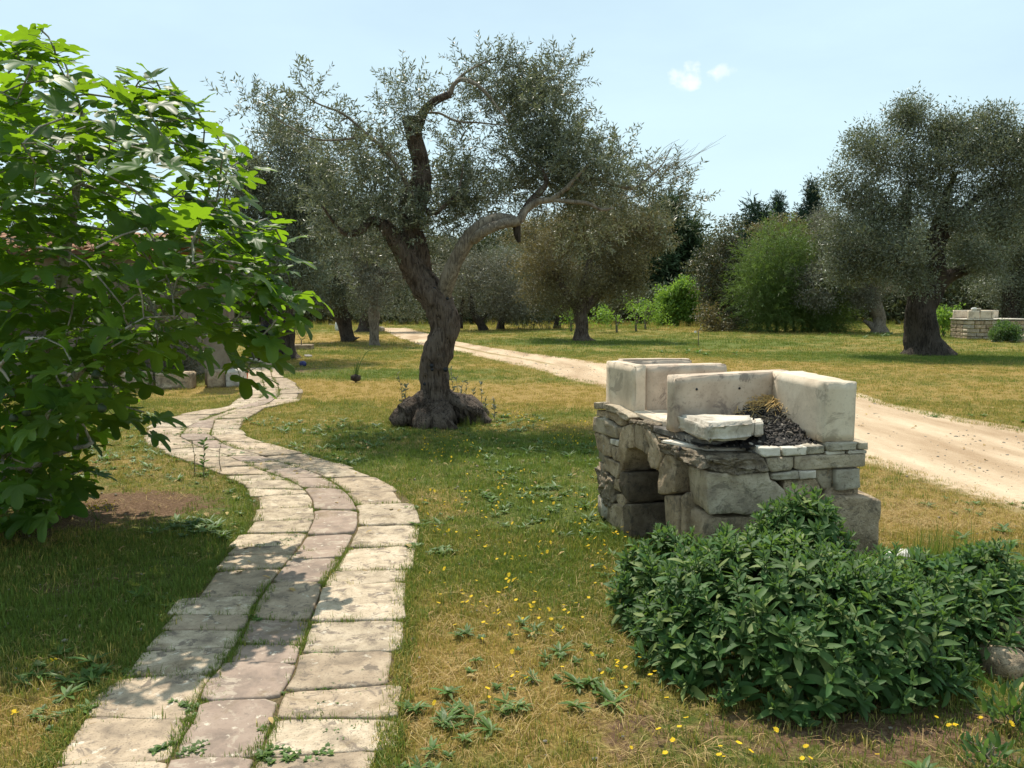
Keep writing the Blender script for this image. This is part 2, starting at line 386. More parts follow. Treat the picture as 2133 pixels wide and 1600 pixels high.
# ground
m, t, b, o = mat('ground', .95, .1); g = geo(t); P_ = g.outputs['Position']
dry = N(t, 'ShaderNodeAttribute', attribute_name='dry'); soil = N(t, 'ShaderNodeAttribute', attribute_name='soil')
n1 = noise(t, P_, 1.1, 8, .65); n2 = noise(t, P_, 9, 8, .7); n3 = noise(t, P_, 55, 6, .7); n4 = noise(t, P_, 160, 3, .7)
gr = ramp(t, n3, [(.32, (.045, .062, .014)), (.5, (.115, .145, .032)), (.68, (.22, .235, .07))])
dr = ramp(t, n3, [(.30, (.14, .09, .028)), (.5, (.33, .22, .07)), (.70, (.54, .39, .15))])
f = math_(t, 'ADD', dry.outputs['Fac'], math_(t, 'ADD', math_(t, 'MULTIPLY', math_(t, 'SUBTRACT', n1, .5), .9), math_(t, 'MULTIPLY', math_(t, 'SUBTRACT', n2, .5), 1.1)))
c = mixc(t, mrange(t, f, .25, .75), gr, dr)
so_ = ramp(t, n3, [(.3, (.085, .05, .03)), (.5, (.19, .115, .07)), (.72, (.34, .23, .15))])
f2 = math_(t, 'ADD', soil.outputs['Fac'], math_(t, 'ADD', math_(t, 'MULTIPLY', math_(t, 'SUBTRACT', n2, .5), 1.3), math_(t, 'MULTIPLY', math_(t, 'SUBTRACT', n4, .5), .5)))
c = mixc(t, mrange(t, f2, .42, .72), c, so_)
t.links.new(c, b.inputs['Base Color'])
bump(t, b, math_(t, 'ADD', math_(t, 'MULTIPLY', n2, 1.0), math_(t, 'ADD', n3, math_(t, 'MULTIPLY', n4, .5))), .9, .03); M['ground'] = m
# road
m, t, b, o = mat('dirt road', .95, .1); g = geo(t); P_ = g.outputs['Position']
mp = N(t, 'ShaderNodeMapping'); mp.inputs['Rotation'].default_value = (0, 0, R(38)); mp.inputs['Scale'].default_value = (1, .22, 1); t.links.new(P_, mp.inputs[0])
n1 = noise(t, mp.outputs[0], 1.3, 7, .6); n2 = noise(t, P_, 14, 8, .7); n3 = noise(t, P_, 90, 4, .7)
c = ramp(t, n1, [(.36, (.34, .235, .145)), (.5, (.47, .35, .235)), (.66, (.60, .47, .33))])
c = mixc(t, mrange(t, n2, .5, .72, 0, .6), c, (.36, .25, .17)); c = mixc(t, mrange(t, n3, .58, .7, 0, .6), c, (.70, .58, .46))
e = N(t, 'ShaderNodeAttribute', attribute_name='edge')
f = math_(t, 'ADD', e.outputs['Fac'], math_(t, 'MULTIPLY', math_(t, 'SUBTRACT', n2, .5), 1.2))
c = mixc(t, mrange(t, f, .45, .8), c, mixc(t, n3, (.16, .13, .05), (.33, .24, .11)))
t.links.new(c, b.inputs['Base Color']); bump(t, b, math_(t, 'ADD', n2, math_(t, 'MULTIPLY', n3, .4)), .7, .02); M['road'] = m
m, t, b, o = mat('path bedding', .95, .1); g = geo(t); P_ = g.outputs['Position']
t.links.new(ramp(t, noise(t, P_, 60, 6, .7), [(.3, (.06, .045, .025)), (.55, (.15, .11, .06)), (.7, (.22, .19, .09))]), b.inputs['Base Color'])
bump(t, b, noise(t, P_, 80, 5), .8, .02); M['bed'] = m

# ------------------------------------------------------------------ path and road outlines on the ground
def IY(pts):
    a = np.array(sorted(pts, key=lambda p: p[1]), float); return lambda y: np.interp(y, a[:, 1], a[:, 0])
PL = IY([(20, 1680), (95, 1600), (162, 1504), (206, 1449), (258, 1417), (300, 1358), (343, 1311), (387, 1260), (440, 1190), (492, 1133), (513, 1107), (529, 1076), (530, 1040), (514, 1012), (470, 992), (406, 966), (345, 945), (300, 923), (304, 897), (339, 877), (398, 862), (473, 848), (500, 828), (503, 805), (506, 779), (520, 765)])
PJ1 = IY([(310, 1680), (349, 1600), (381, 1536), (406, 1504), (414, 1449), (438, 1417), (462, 1390), (497, 1339), (521, 1291), (532, 1260), (569, 1209), (603, 1167), (641, 1118), (656, 1080), (650, 1039), (633, 1020), (599, 1001), (526, 974), (465, 946), (418, 933), (374, 911), (390, 891), (437, 870), (487, 853), (536, 838), (550, 824), (550, 807), (546, 779), (545, 765)])
PJ2 = IY([(505, 1680), (524, 1600), (550, 1559), (572, 1496), (584, 1457), (611, 1410), (623, 1370), (643, 1311), (662, 1260), (675, 1214), (705, 1175), (726, 1137), (745, 1097), (745, 1065), (733, 1042), (707, 1014), (673, 995), (615, 974), (536, 948), (477, 931), (438, 909), (447, 877), (490, 858), (556, 844), (581, 826), (581, 808), (566, 785), (562, 765)])
PR = IY([(782, 1680), (796, 1600), (810, 1555), (820, 1480), (828, 1425), (834, 1378), (841, 1311), (838, 1260), (840, 1220), (858, 1171), (866, 1129), (873, 1099), (858, 1052), (832, 1022), (790, 999), (745, 982), (700, 966), (585, 933), (516, 913), (496, 897), (506, 877), (546, 852), (622, 836), (628, 816), (614, 799), (580, 781), (582, 765)])
RN = [(780, 686), (803, 689), (830, 703), (882, 718), (948, 730), (1027, 749), (1112, 766), (1191, 789), (1256, 803), (1420, 845), (1600, 897), (1810, 958), (1900, 985), (2000, 1015), (2133, 1057), (2500, 1180), (3000, 1350)]
RF = [(772, 683), (797, 683), (846, 683.5), (882, 692), (948, 711), (1027, 725), (1158, 743), (1256, 757), (1420, 776), (1600, 798), (1790, 820), (1850, 841), (1950, 862), (2050, 880), (2133, 893), (2500, 950), (3200, 1040)]
RNg = np.array([G(*p) for p in RN])[:, :2]; RFg = np.array([G(*p) for p in RF])[:, :2]
def in_path(x, y, pad=0):
    px, py = to_px(np.stack([x, y, x * 0], -1))
    return (px > PL(py) + pad) & (px < PR(py) - pad) & (py > 766) & (y > 0)
def road_pos(x, y):
    """0 on the near edge, 1 on the far edge of the road, for the ray through each point's column (image sense)"""
    px, py = to_px(np.stack([x, y, x * 0], -1))
    n = np.interp(px, [p[0] for p in RN], [p[1] for p in RN]); f = np.interp(px, [p[0] for p in RF], [p[1] for p in RF])
    v = (n - py) / np.maximum(n - f, 1); v[px < 780] = -9
    return v
def blobs(x, y, L):
    o = np.zeros(len(x))
    for px, py, rx, ry, a in L:
        c = G(px, py); o += a * np.exp(-(((x - c[0]) / rx) ** 2 + ((y - c[1]) / ry) ** 2))
    return o
DRYB = [(900, 815, 3.2, 1.0, .75), (700, 800, 1.6, .9, .45), (1190, 830, 2.2, 1.2, .4), (650, 705, 3, 3, .5), (1000, 960, 2.4, .9, -.42), (1180, 1060, .7, .9, -.35), (620, 900, 1.2, .8, -.15), (780, 780, 3, 1.4, -.35),
        (1950, 1080, 1.2, .8, .5), (2060, 950, 2, 1, .3), (1600, 760, 6, 2.5, .3), (2050, 800, 5, 2, .15), (1400, 715, 4, 3, -.25), (1900, 745, 5, 2.2, -.5), (1650, 700, 12, 3, -.12), (1210, 712, 4, 2, -.3),
        (1000, 1330, .42, .7, .26), (1100, 1520, .5, .5, .15), (880, 1450, .3, .6, .2), (950, 1180, .45, .5, -.12), (1150, 1200, .35, .45, -.22), (1200, 1400, .3, .5, .1),
        (200, 1250, 1.0, 1.0, -.3), (120, 1480, .6, .35, .35), (300, 960, 1.0, .8, .05), (420, 835, 1.2, .8, .1), (470, 1060, .6, .9, -.1), (1150, 930, 1.3, .8, -.25), (1250, 700, 6, 5, .05)]
SOILB = [(250, 1050, .85, .55, 1.05), (60, 1110, .5, .4, .5), (330, 1180, .6, .35, .35), (120, 1230, .5, .3, .35), (930, 900, 1.0, .5, .22), (1700, 1530, .9, .35, .55), (2000, 1500, .6, .3, .35), (1290, 1480, .2, .5, .3), (640, 770, 1.3, 1.5, .55), (900, 1480, .25, .5, .12), (1270, 1080, .3, .3, .35), (1900, 738, 2.2, 1.0, .3),
         (1290, 1250, .25, .6, .2)]
def dryf(x, y):
    P = np.stack([x, y, x * 0], -1)
    o = .50 - .12 * np.exp(-((y - 4.2) / 2.4) ** 2) + .16 * fbm(P * .33, 3) + .22 * fbm(P * 1.3, 5, 3) + blobs(x, y, DRYB)
    return np.clip(o, 0, 1.1)
def soilf(x, y):
    P = np.stack([x, y, x * 0], -1)
    return np.clip(.06 + .10 * fbm(P * 1.7, 9, 3) + blobs(x, y, SOILB), 0, 1)
def gz(x, y):
    P = np.stack([x, y, x * 0], -1)
    return .005 * fbm(P * .35, 21, 2) + .003 * fbm(P * 2.2, 23, 2)

# ground: one fan-shaped sheet fine near the camera, and a wide plain below it out to the horizon
ys = np.concatenate([np.linspace(-4, .8, 10), np.geomspace(1.0, 160, 230)])
us = np.linspace(-1, 1, 200); us = np.sign(us) * (np.abs(us) * .75 + .25 * np.abs(us) ** 3)
Xg = us[None, :] * (1.15 * np.abs(ys)[:, None] + 6); Yg = np.repeat(ys[:, None], len(us), 1)
x, y = Xg.ravel(), Yg.ravel()
V = np.stack([x, y, gz(x, y) - .010], -1)
nr, nc = len(ys), len(us)
i = np.arange(nr - 1)[:, None] * nc + np.arange(nc - 1)[None, :]
F = np.stack([i, i + 1, i + nc + 1, i + nc], -1).reshape(-1, 4)
me = mesh_np('ground', V, F, vattrs={'dry': dryf(x, y), 'soil': soilf(x, y)})
tag(obj('ground', me, M['ground']), None, None, kind='structure')
V = np.array([[-900, -300, -.12], [900, -300, -.12], [900, 1500, -.12], [-900, 1500, -.12]])
tag(obj('field', mesh_np('field', V, np.array([[0, 1, 2, 3]]), vattrs={'dry': [.5] * 4, 'soil': [.1] * 4}), M['ground']), None, None, kind='structure')

# dirt road
def resample(P, n):
    d = np.concatenate([[0], np.cumsum(np.linalg.norm(np.diff(P, axis=0), axis=1))]); s = np.linspace(0, d[-1], n)
    return np.stack([np.interp(s, d, P[:, k]) for k in range(P.shape[1])], -1)
# pair the edges by their place along the road
na, nb = 260, 18
tkey = np.linspace(0, 1, na)
def by_px(Lp, Lg, pxs): return np.stack([np.interp(pxs, [p[0] for p in Lp], Lg[:, k]) for k in (0, 1)], -1)
pxs = np.concatenate([np.linspace(780, 1260, 110), np.linspace(1264, 3000, na - 110)])
A = by_px(RN, RNg, pxs); B = by_px(RF, RFg, pxs)
v = np.linspace(-.10, 1.10, nb)
P2 = A[:, None] * (1 - v)[None, :, None] + B[:, None] * v[None, :, None]
x, y = P2[..., 0].ravel(), P2[..., 1].ravel()
edge = np.maximum(np.maximum(.08 - v, v - .92), 0) / .16
edge = np.tile(edge, na).reshape(na, nb) + .25 * fbm(np.stack([x, y, x * 0], -1) * 1.5, 31).reshape(na, nb)
mid = np.exp(-((v - .45) / .10) ** 2)[None] * np.interp(pxs, [780, 860, 940, 1130, 1260], [0, .3, .9, .75, .1])[:, None]
edge = np.clip(edge + mid, 0, 1)
z = gz(x, y) - .003 * np.tile(np.exp(-((v - .25) / .08) ** 2) + np.exp(-((v - .72) / .08) ** 2), na)
i = np.arange(na - 1)[:, None] * nb + np.arange(nb - 1)[None, :]
F = np.stack([i, i + nb, i + nb + 1, i + 1], -1).reshape(-1, 4)[:, ::-1]
me = mesh_np('dirt_road', np.stack([x, y, z - .002 - np.tile(np.where((v < -.05) | (v > 1.05), .03, 0), na)], -1), F, vattrs={'edge': edge.ravel()})
tag(obj('dirt_road', me, M['road']), None, None, kind='structure')

# paved path: bedding and every paving stone
pys = np.concatenate([np.linspace(766, 830, 30), np.linspace(833, 1000, 60), np.linspace(1004, 1680, 90)])
Vb = []
for py in pys:
    for k in range(7):
        px = PL(py) * (1 - k / 6) + PR(py) * k / 6 + (-3 if k == 0 else 3 if k == 6 else 0)
        g_ = G(px, py); Vb.append([g_[0], g_[1], .0])
i = np.arange(len(pys) - 1)[:, None] * 7 + np.arange(6)[None, :]
F = np.stack([i, i + 7, i + 8, i + 1], -1).reshape(-1, 4)
path = obj('paved_path', mesh_np('paved_path', Vb, F), M['bed']); tag(path, None, None, kind='structure')
c1 = [1680, 1600, 1496, 1415, 1362, 1318, 1285, 1252, 1192, 1160, 1143, 1116, 1090, 1065, 1037, 1020, 1005, 992, 978, 964, 950, 938, 927, 915, 905, 893, 877, 866, 854, 842, 830, 820, 810, 799, 789, 780, 766]
c2 = [1680, 1587, 1467, 1382, 1343, 1293, 1216, 1169, 1152, 1119, 1065, 1018, 999, 982, 966, 950, 935, 920, 906, 892, 878, 865, 853, 842, 830, 820, 809, 798, 785, 772, 766]
c3 = [1680, 1583, 1500, 1445, 1366, 1301, 1225, 1192, 1144, 1097, 1054, 1027, 999, 983, 968, 953, 938, 922, 910, 898, 886, 875, 864, 853, 842, 832, 822, 812, 800, 788, 776, 766]
def paving(poly, k, mt):
    """slab from its ground polygon (px): rounded, uneven, with a worn edge"""
    P = []
    n = len(poly)
    for a in range(n):
        p, q = poly[a], poly[(a + 1) % n]
        L_ = np.linalg.norm(q - p); s = max(2, int(L_ / .09))
        for j in range(s): P.append(p + (q - p) * (j + .5) / s)
    P = np.array(P); c = P.mean(0); m_ = len(P)
    d = P - c; P = c + d * (1 + .05 * fbm(np.c_[P * 9, np.full(m_, k)], 3)[:, None])
    z0 = RG.uniform(.007, .02)
    tx, ty = RG.uniform(-.016, .016, 2)
    rings = []
    for s, z in ((.0, 1.), (.55, 1.), (.93, 1.), (.985, .85), (1.0, .35), (1.0, -1.4)):
        Q = c + (P - c) * s
        zz = z0 * z + (Q[:, 0] - c[0]) * tx + (Q[:, 1] - c[1]) * ty + .003 * fbm(np.c_[Q * 11, np.full(m_, k * 1.7)], 4)
        rings.append(np.c_[Q - c, zz])
    V = np.vstack([rings[0][:1]] + rings[1:])
    j = np.arange(m_); j2 = (j + 1) % m_
    T = np.stack([j * 0, 1 + j, 1 + j2], -1)
    F = np.vstack([np.stack([1 + a * m_ + j, 1 + (a + 1) * m_ + j, 1 + (a + 1) * m_ + j2, 1 + a * m_ + j2], -1) for a in range(4)])
    o = obj('paving_stone', mesh_np('paving_stone', V, F, T), mt, path, (c[0], c[1], 0)); return o
JOINTS = []
for ci, (cl, E0, E1) in enumerate(((c1, PL, PJ1), (c2, PJ1, PJ2), (c3, PJ2, PR))):
    for a in range(len(cl) - 1):
        y0, y1 = cl[a], cl[a + 1]
        if y1 - y0 > 0: continue
        kk_ = [random.Random(ci * 100 + q_).uniform(-.07, .03) for q_ in (a, a + 1)]; sl0 = kk_[0] * (E1(y0) - E0(y0)); sl1 = kk_[1] * (E1(y1) - E0(y1))
        sub = 5; g = .004
        ww = lambda yy: E1(yy) - E0(yy)
        gl = random.uniform(.0, .018) if ci else 0; gr_ = random.uniform(.0, .018) if ci < 2 else 0; jl = random.gauss(0, .024) if ci == 0 else 0; jr = random.gauss(0, .024) if ci == 2 else 0
        L0 = [G(E0(t_), t_)[:2] for t_ in np.linspace(y0, y1, sub)]
        R0 = [G(E1(t_ + sl_), t_ + sl_)[:2] for t_, sl_ in zip(np.linspace(y0, y1, sub), np.linspace(sl0, sl1, sub))]
        poly = L0[::1] + R0[::-1]
        poly = np.array(poly)
        # inset
        cen = poly.mean(0); dl = (np.array(R0) - np.array(L0)); dl /= np.linalg.norm(dl, axis=1)[:, None]
        Lq = np.array(L0) + dl * (gl * .5 + .002 + jl); Rq = np.array(R0) - dl * (gr_ * .5 + .002 + jr)
        dv = (Lq[-1] - Lq[0]); dv = dv / (np.linalg.norm(dv) + 1e-9) * g
        Lq = Lq + (cen - (Lq + Rq) / 2) * 0
        Lq[0] += dv; Lq[-1] -= dv; dv2 = (Rq[-1] - Rq[0]); dv2 = dv2 / (np.linalg.norm(dv2) + 1e-9) * g; Rq[0] += dv2; Rq[-1] -= dv2
        poly = np.vstack([Lq, Rq[::-1]])[::-1]
        area = poly[:, 0] * np.roll(poly[:, 1], -1) - poly[:, 1] * np.roll(poly[:, 0], -1)
        if area.sum() < 0: poly = poly[::-1]
        mt = M['paving3'] if (ci == 1 and random.random() < .75) else (M['paving2'] if (ci == 2 and 1080 < y0 < 1330) or (ci == 0 and 1000 < y0 < 1160) or random.random() < .25 else M['paving'])
        paving(poly, a + ci * 50, mt)
        JOINTS.append((G(E0(y0), y0)[:2], G(E1(y0 + sl0), y0 + sl0)[:2], .35))
        if ci: JOINTS.append((G(E0(y0), y0)[:2], G(E0(y1), y1)[:2], 1.0))

# ------------------------------------------------------------------ stone barbecue
def plane_hit(px, py, A, nrm):
    r = ray(px, py); o = np.array([0, 0, CAMH]); t_ = np.dot(A - o, nrm) / np.dot(r, nrm); return o + r * t_
Cn = np.array([1.011, 4.346, 0.]); Al = np.array([.60, 5.93, 0.])
ld = (Al - Cn) / np.linalg.norm(Al - Cn); ln_ = np.array([-ld[1], ld[0], 0.]); ln_ = ln_ if ln_[0] < 0 else -ln_    # outward normal of the left side
fd = np.array([.995, .085, 0.]); fd /= np.linalg.norm(fd); fn = np.array([fd[1], -fd[0], 0.])                        # along the near side, outward normal
def rough_stone(name, poly, nrm, depth, mt, par, rnd_=.012, nz_=.012, off=0., freq=9):
    """a stone whose face is the polygon (3D points on a wall plane), body running inwards"""
    poly = [np.array(p, float) + nrm * off for p in poly]
    c = np.mean(poly, 0); P = []
    n = len(poly)
    for a in range(n):
        p, q = poly[a], poly[(a + 1) % n]; L_ = np.linalg.norm(q - p)
        s = max(3, min(6, int(L_ / .045)))
        for j in np.linspace(.05, .95, s): P.append(p + (q - p) * j)
    P = np.array(P); P = c + (P - c) * .985; m_ = len(P)
    rad_ = np.linalg.norm(P - c, axis=1)[:, None]; dirs = (P - c) / (rad_ + 1e-9)
    rr = min(rnd_, rad_.min() * .4)
    rings = [P * 0 + c]
    for s in (.45, .8): rings.append(c + dirs * (rad_ - rr) * s)
    rings.append(c + dirs * (rad_ - rr * .9)); rings.append(c + dirs * (rad_ - rr * .3) - nrm * rr * .3); rings.append(P - nrm * rr)
    for d_ in (.35, .7, 1.0): rings.append(P - nrm * (rr + (depth - rr) * d_))
    V = np.vstack([rings[0][:1]] + rings[1:] + [(c - nrm * depth)[None]])
    nb_ = len(rings) - 1
    vn = V - (c - nrm * depth * .5); vn /= np.linalg.norm(vn, axis=1)[:, None] + 1e-9
    V = V + vn * (nz_ * fbm(V * freq, 7, 3))[:, None] + nrm * (nz_ * .7 * fbm(V * freq * 2.3 + 9, 8, 2))[:, None]
    V[-(m_ + 1):] -= 0
    j = np.arange(m_); j2 = (j + 1) % m_
    T = np.vstack([np.stack([j * 0, 1 + j, 1 + j2], -1), np.stack([j * 0 + len(V) - 1, 1 + (nb_ - 1) * m_ + j2, 1 + (nb_ - 1) * m_ + j], -1)])
    F = np.vstack([np.stack([1 + a * m_ + j, 1 + (a + 1) * m_ + j, 1 + (a + 1) * m_ + j2, 1 + a * m_ + j2], -1) for a in range(nb_ - 1)])
    raw_ = (V, c)
    e1, e2 = V[1 + m_] - c, V[1 + m_ + m_ // 4] - c
    if np.dot(np.cross(e1, e2), nrm) < 0: F = F[:, ::-1]; T = T[:, ::-1]
    me = mesh_np(name, V - c, F, T)
    if mt is M['conglo']:
        bm = bmesh.new(); bm.from_mesh(me); bmesh.ops.subdivide_edges(bm, edges=bm.edges[:], cuts=2, use_grid_fill=True); bm.normal_update()
        co = np.array([v.co[:] for v in bm.verts]) + c; d_ = .012 * fbm(co * 38, 3, 2) + .012 * np.abs(vnoise(co * 70, 4)) * np.sign(vnoise(co * 25, 9))
        for v, dd in zip(bm.verts, d_): v.co += v.normal * float(dd)
        bm.to_mesh(me); bm.free()
    o = obj(name, me, mt, par); o.location = Vector(c) - Vector(par.location); return o
def plan_block(name, plan, z0, z1, mt, par, bev=.012, nz_=.003, cuts=5, freq=14, ztop=None, mesh_only=False, chip=.0):
    """squared stone from its four plan corners (x, y), bevelled, with worn faces and edges"""
    c = np.mean(plan, 0); bm = bmesh.new()
    area = sum(plan[i][0] * plan[(i + 1) % 4][1] - plan[(i + 1) % 4][0] * plan[i][1] for i in range(4))
    if area < 0: plan = plan[::-1]; ztop = ztop[::-1] if ztop else None
    zt = ztop or [z1] * 4; zc = (z0 + z1) / 2
    vb = [bm.verts.new((p[0] - c[0], p[1] - c[1], z0 - zc)) for p in plan]; vt = [bm.verts.new((p[0] - c[0], p[1] - c[1], z_ - zc)) for p, z_ in zip(plan, zt)]
    bm.faces.new(vb[::-1]); bm.faces.new(vt)
    for a in range(4): bm.faces.new((vb[a], vb[(a + 1) % 4], vt[(a + 1) % 4], vt[a]))
    bmesh.ops.subdivide_edges(bm, edges=bm.edges[:], cuts=cuts, use_grid_fill=True)
    sharp = [e for e in bm.edges if len(e.link_faces) == 2 and e.calc_face_angle(0) > .6]
    bmesh.ops.bevel(bm, geom=sharp, offset=bev, segments=2, affect='EDGES', clamp_overlap=True)
    bm.normal_update()
    co = np.array([v.co[:] for v in bm.verts]); no = np.array([v.normal[:] for v in bm.verts]); w = co + np.array([c[0], c[1], zc])
    d_ = nz_ * fbm(w * freq, 5, 3) + nz_ * .6 * fbm(w * freq * 4, 6, 2)
    if chip:
        ed = np.array([max(abs(n_)) < .93 for n_ in no]); d_ -= np.where(ed, np.maximum(0, fbm(w * 17, 12, 2) - .12) * chip, 0)
    for v, dd in zip(bm.verts, d_): v.co += v.normal * dd
    me = bpy.data.meshes.new(name); bm.to_mesh(me); bm.free()
    for p in me.polygons: p.use_smooth = True
    if mesh_only: return me, c, zc
    o = obj(name, me, mt, par); o.location = Vector((c[0], c[1], zc)) - Vector(par.location); return o

bbq = empty('stone_barbecue', (1.3, 5.1, 0), 'rough stone barbecue with two open fireplaces of pale slabs behind the sage bush', 'barbecue')
L1 = lambda cx, cy: plane_hit(1220 + cx / 5.332, 820 + cy / 5.332, Cn, ln_)
L2 = lambda cx, cy: plane_hit(1440 + cx / 5.079, 880 + cy / 5.079, Cn, fn)
def wallstones(Lst, fnc, nrm):
    for it in Lst:
        pts, dep, mt = it[0], it[1], it[2]; off = it[3] if len(it) > 3 else 0; nzz = it[4] if len(it) > 4 else .011
        Q = []
        for p in pts:
            h_ = fnc(*p)
            if p[1] >= (1480 if fnc is L1 else 1320): h_ = np.array([h_[0], h_[1], -.04])
            Q.append(h_)
        if mt == 'conglo': rough_stone('stone', Q, nrm, dep, M[mt], bbq, .012, nzz, off, 22)
        else: rough_stone('stone', Q, nrm, dep, M[mt], bbq, .011, nzz * 1.3, off, 12)
wallstones([
    ([(112, 95), (240, 92), (245, 170), (115, 172)], .25, 'rubble_grey', .02), ([(240, 112), (330, 130), (480, 232), (520, 265), (490, 308), (350, 215), (238, 188)], .25, 'rubble_grey', .02),
    ([(116, 178), (240, 193), (350, 218), (445, 300), (440, 352), (400, 365), (240, 268), (112, 245)], .25, 'rubble'), ([(105, 255), (240, 285), (352, 368), (348, 507), (108, 418)], .3, 'rubble_grey', .012, .016),
    ([(105, 425), (230, 470), (285, 560), (290, 705), (180, 668), (118, 600)], .3, 'rubble', .005, .016), ([(282, 498), (380, 520), (372, 588), (282, 556)], .2, 'slab', .01),
    ([(358, 378), (430, 372), (400, 500), (380, 512), (350, 432)], .2, 'rubble'), ([(290, 575), (375, 598), (402, 768), (312, 732)], .25, 'rubble', .005), ([(203, 698), (378, 772), (365, 945), (200, 842)], .3, 'rubble', .008),
    ([(128, 680), (200, 700), (195, 830), (138, 818)], .2, 'rubble', -.03), ([(133, 820), (210, 860), (322, 960), (316, 1200), (240, 1172), (150, 1060)], .3, 'conglo', .02, .035), ([(318, 940), (385, 952), (385, 1102), (315, 1052)], .2, 'rubble'),
    ([(168, 1090), (260, 1180), (272, 1262), (180, 1212)], .25, 'conglo', 0, .02), ([(322, 1110), (410, 1122), (440, 1212), (400, 1262), (320, 1190)], .25, 'rubble', -.01), ([(283, 1210), (410, 1240), (415, 1480), (300, 1500)], .35, 'rubble', 0, .016),
    ([(150, 1235), (280, 1270), (300, 1500), (190, 1480)], .3, 'rubble', -.02),
    ([(430, 368), (540, 305), (553, 600), (470, 612), (452, 705), (402, 862), (382, 770), (380, 500)], .5, 'rubble', .008, .014), ([(545, 315), (655, 330), (700, 520), (692, 690), (560, 600)], .4, 'rubble', .004, .014),
    ([(660, 335), (765, 455), (872, 650), (802, 862), (740, 832), (690, 745), (706, 600)], .35, 'rubble', .01, .016),
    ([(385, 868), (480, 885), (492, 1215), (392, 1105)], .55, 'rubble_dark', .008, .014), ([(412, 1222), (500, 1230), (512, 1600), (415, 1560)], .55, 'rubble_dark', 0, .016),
    ([(805, 862), (890, 652), (975, 690), (1000, 860), (985, 1112), (830, 1116)], .42, 'rubble', .006, .02), ([(860, 1132), (1015, 1122), (1010, 1560), (872, 1560)], .4, 'rubble', -.01, .014), ([(1022, 1120), (1070, 1085), (1090, 1560), (1022, 1560)], .45, 'rubble', -.02, .01),
    ([(500, 300), (640, 300), (760, 350), (740, 430), (650, 335), (520, 320)], .3, 'conglo', .01, .014), ([(760, 440), (815, 470), (850, 560), (830, 590), (775, 500)], .3, 'conglo', -.01, .02),
    ([(812, 478), (890, 490), (880, 552), (815, 535)], .25, 'rubble', .005), ([(880, 495), (930, 500), (1000, 545), (890, 552)], .25, 'rubble', -.005),
    ([(860, 556), (1000, 575), (1185, 630), (1315, 700), (1335, 838), (1300, 832), (1130, 742), (1000, 690), (880, 645)], .42, 'conglo', .03, .036)], L1, ln_)
wallstones([
    ([(708, 262), (940, 255), (940, 352), (750, 366), (708, 330)], .22, 'slab', .02), ([(945, 262), (1205, 252), (1205, 340), (960, 356)], .22, 'slab', .015), ([(1207, 250), (1410, 240), (1410, 326), (1215, 336)], .22, 'rock', .005),
    ([(1412, 208), (1750, 205), (1750, 285), (1640, 292), (1420, 302)], .24, 'rock', .02), ([(1755, 205), (1852, 206), (1850, 282), (1756, 285)], .24, 'rubble_grey', .015), ([(1420, 304), (1620, 302), (1620, 327), (1420, 342)], .2, 'slab', .01), ([(1650, 294), (1836, 290), (1836, 324), (1640, 330)], .2, 'slab', .015),
    ([(788, 374), (1080, 360), (1086, 470), (1050, 512), (850, 532), (800, 482)], .25, 'rubble_grey', .005), ([(1084, 352), (1840, 326), (1836, 460), (1150, 502), (1090, 492)], .28, 'rubble_grey', .012, .009),
    ([(848, 545), (1130, 507), (1130, 590), (900, 622), (845, 602)], .22, 'rock', .01), ([(1135, 508), (1312, 504), (1310, 586), (1140, 600)], .22, 'slab', .012),
    ([(150, 515), (560, 530), (815, 515), (850, 600), (922, 628), (985, 720), (985, 960), (560, 975), (150, 985), (132, 700)], .30, 'rubble_grey', .015, .018),
    ([(1000, 622), (1332, 602), (1400, 740), (1400, 860), (1000, 860)], .25, 'rubble', -.02), ([(1325, 506), (1520, 500), (1510, 738), (1400, 720), (1340, 620)], .25, 'rubble_grey', -.02), ([(1515, 498), (1776, 482), (1790, 692), (1525, 738)], .28, 'rock', .012, .012),
    ([(1400, 745), (1600, 750), (1985, 805), (1980, 1000), (1920, 1330), (1380, 1330)], .34, 'rubble', .03, .018), ([(130, 995), (800, 985), (800, 1420), (140, 1420)], .3, 'rubble', 0, .02), ([(810, 985), (1370, 880), (1370, 1420), (810, 1420)], .3, 'rubble', -.02, .02),
    ([(150, 385), (420, 372), (765, 362), (772, 500), (560, 532), (420, 555), (270, 532), (152, 482)], .3, 'conglo', .03, .036)], L2, fn)
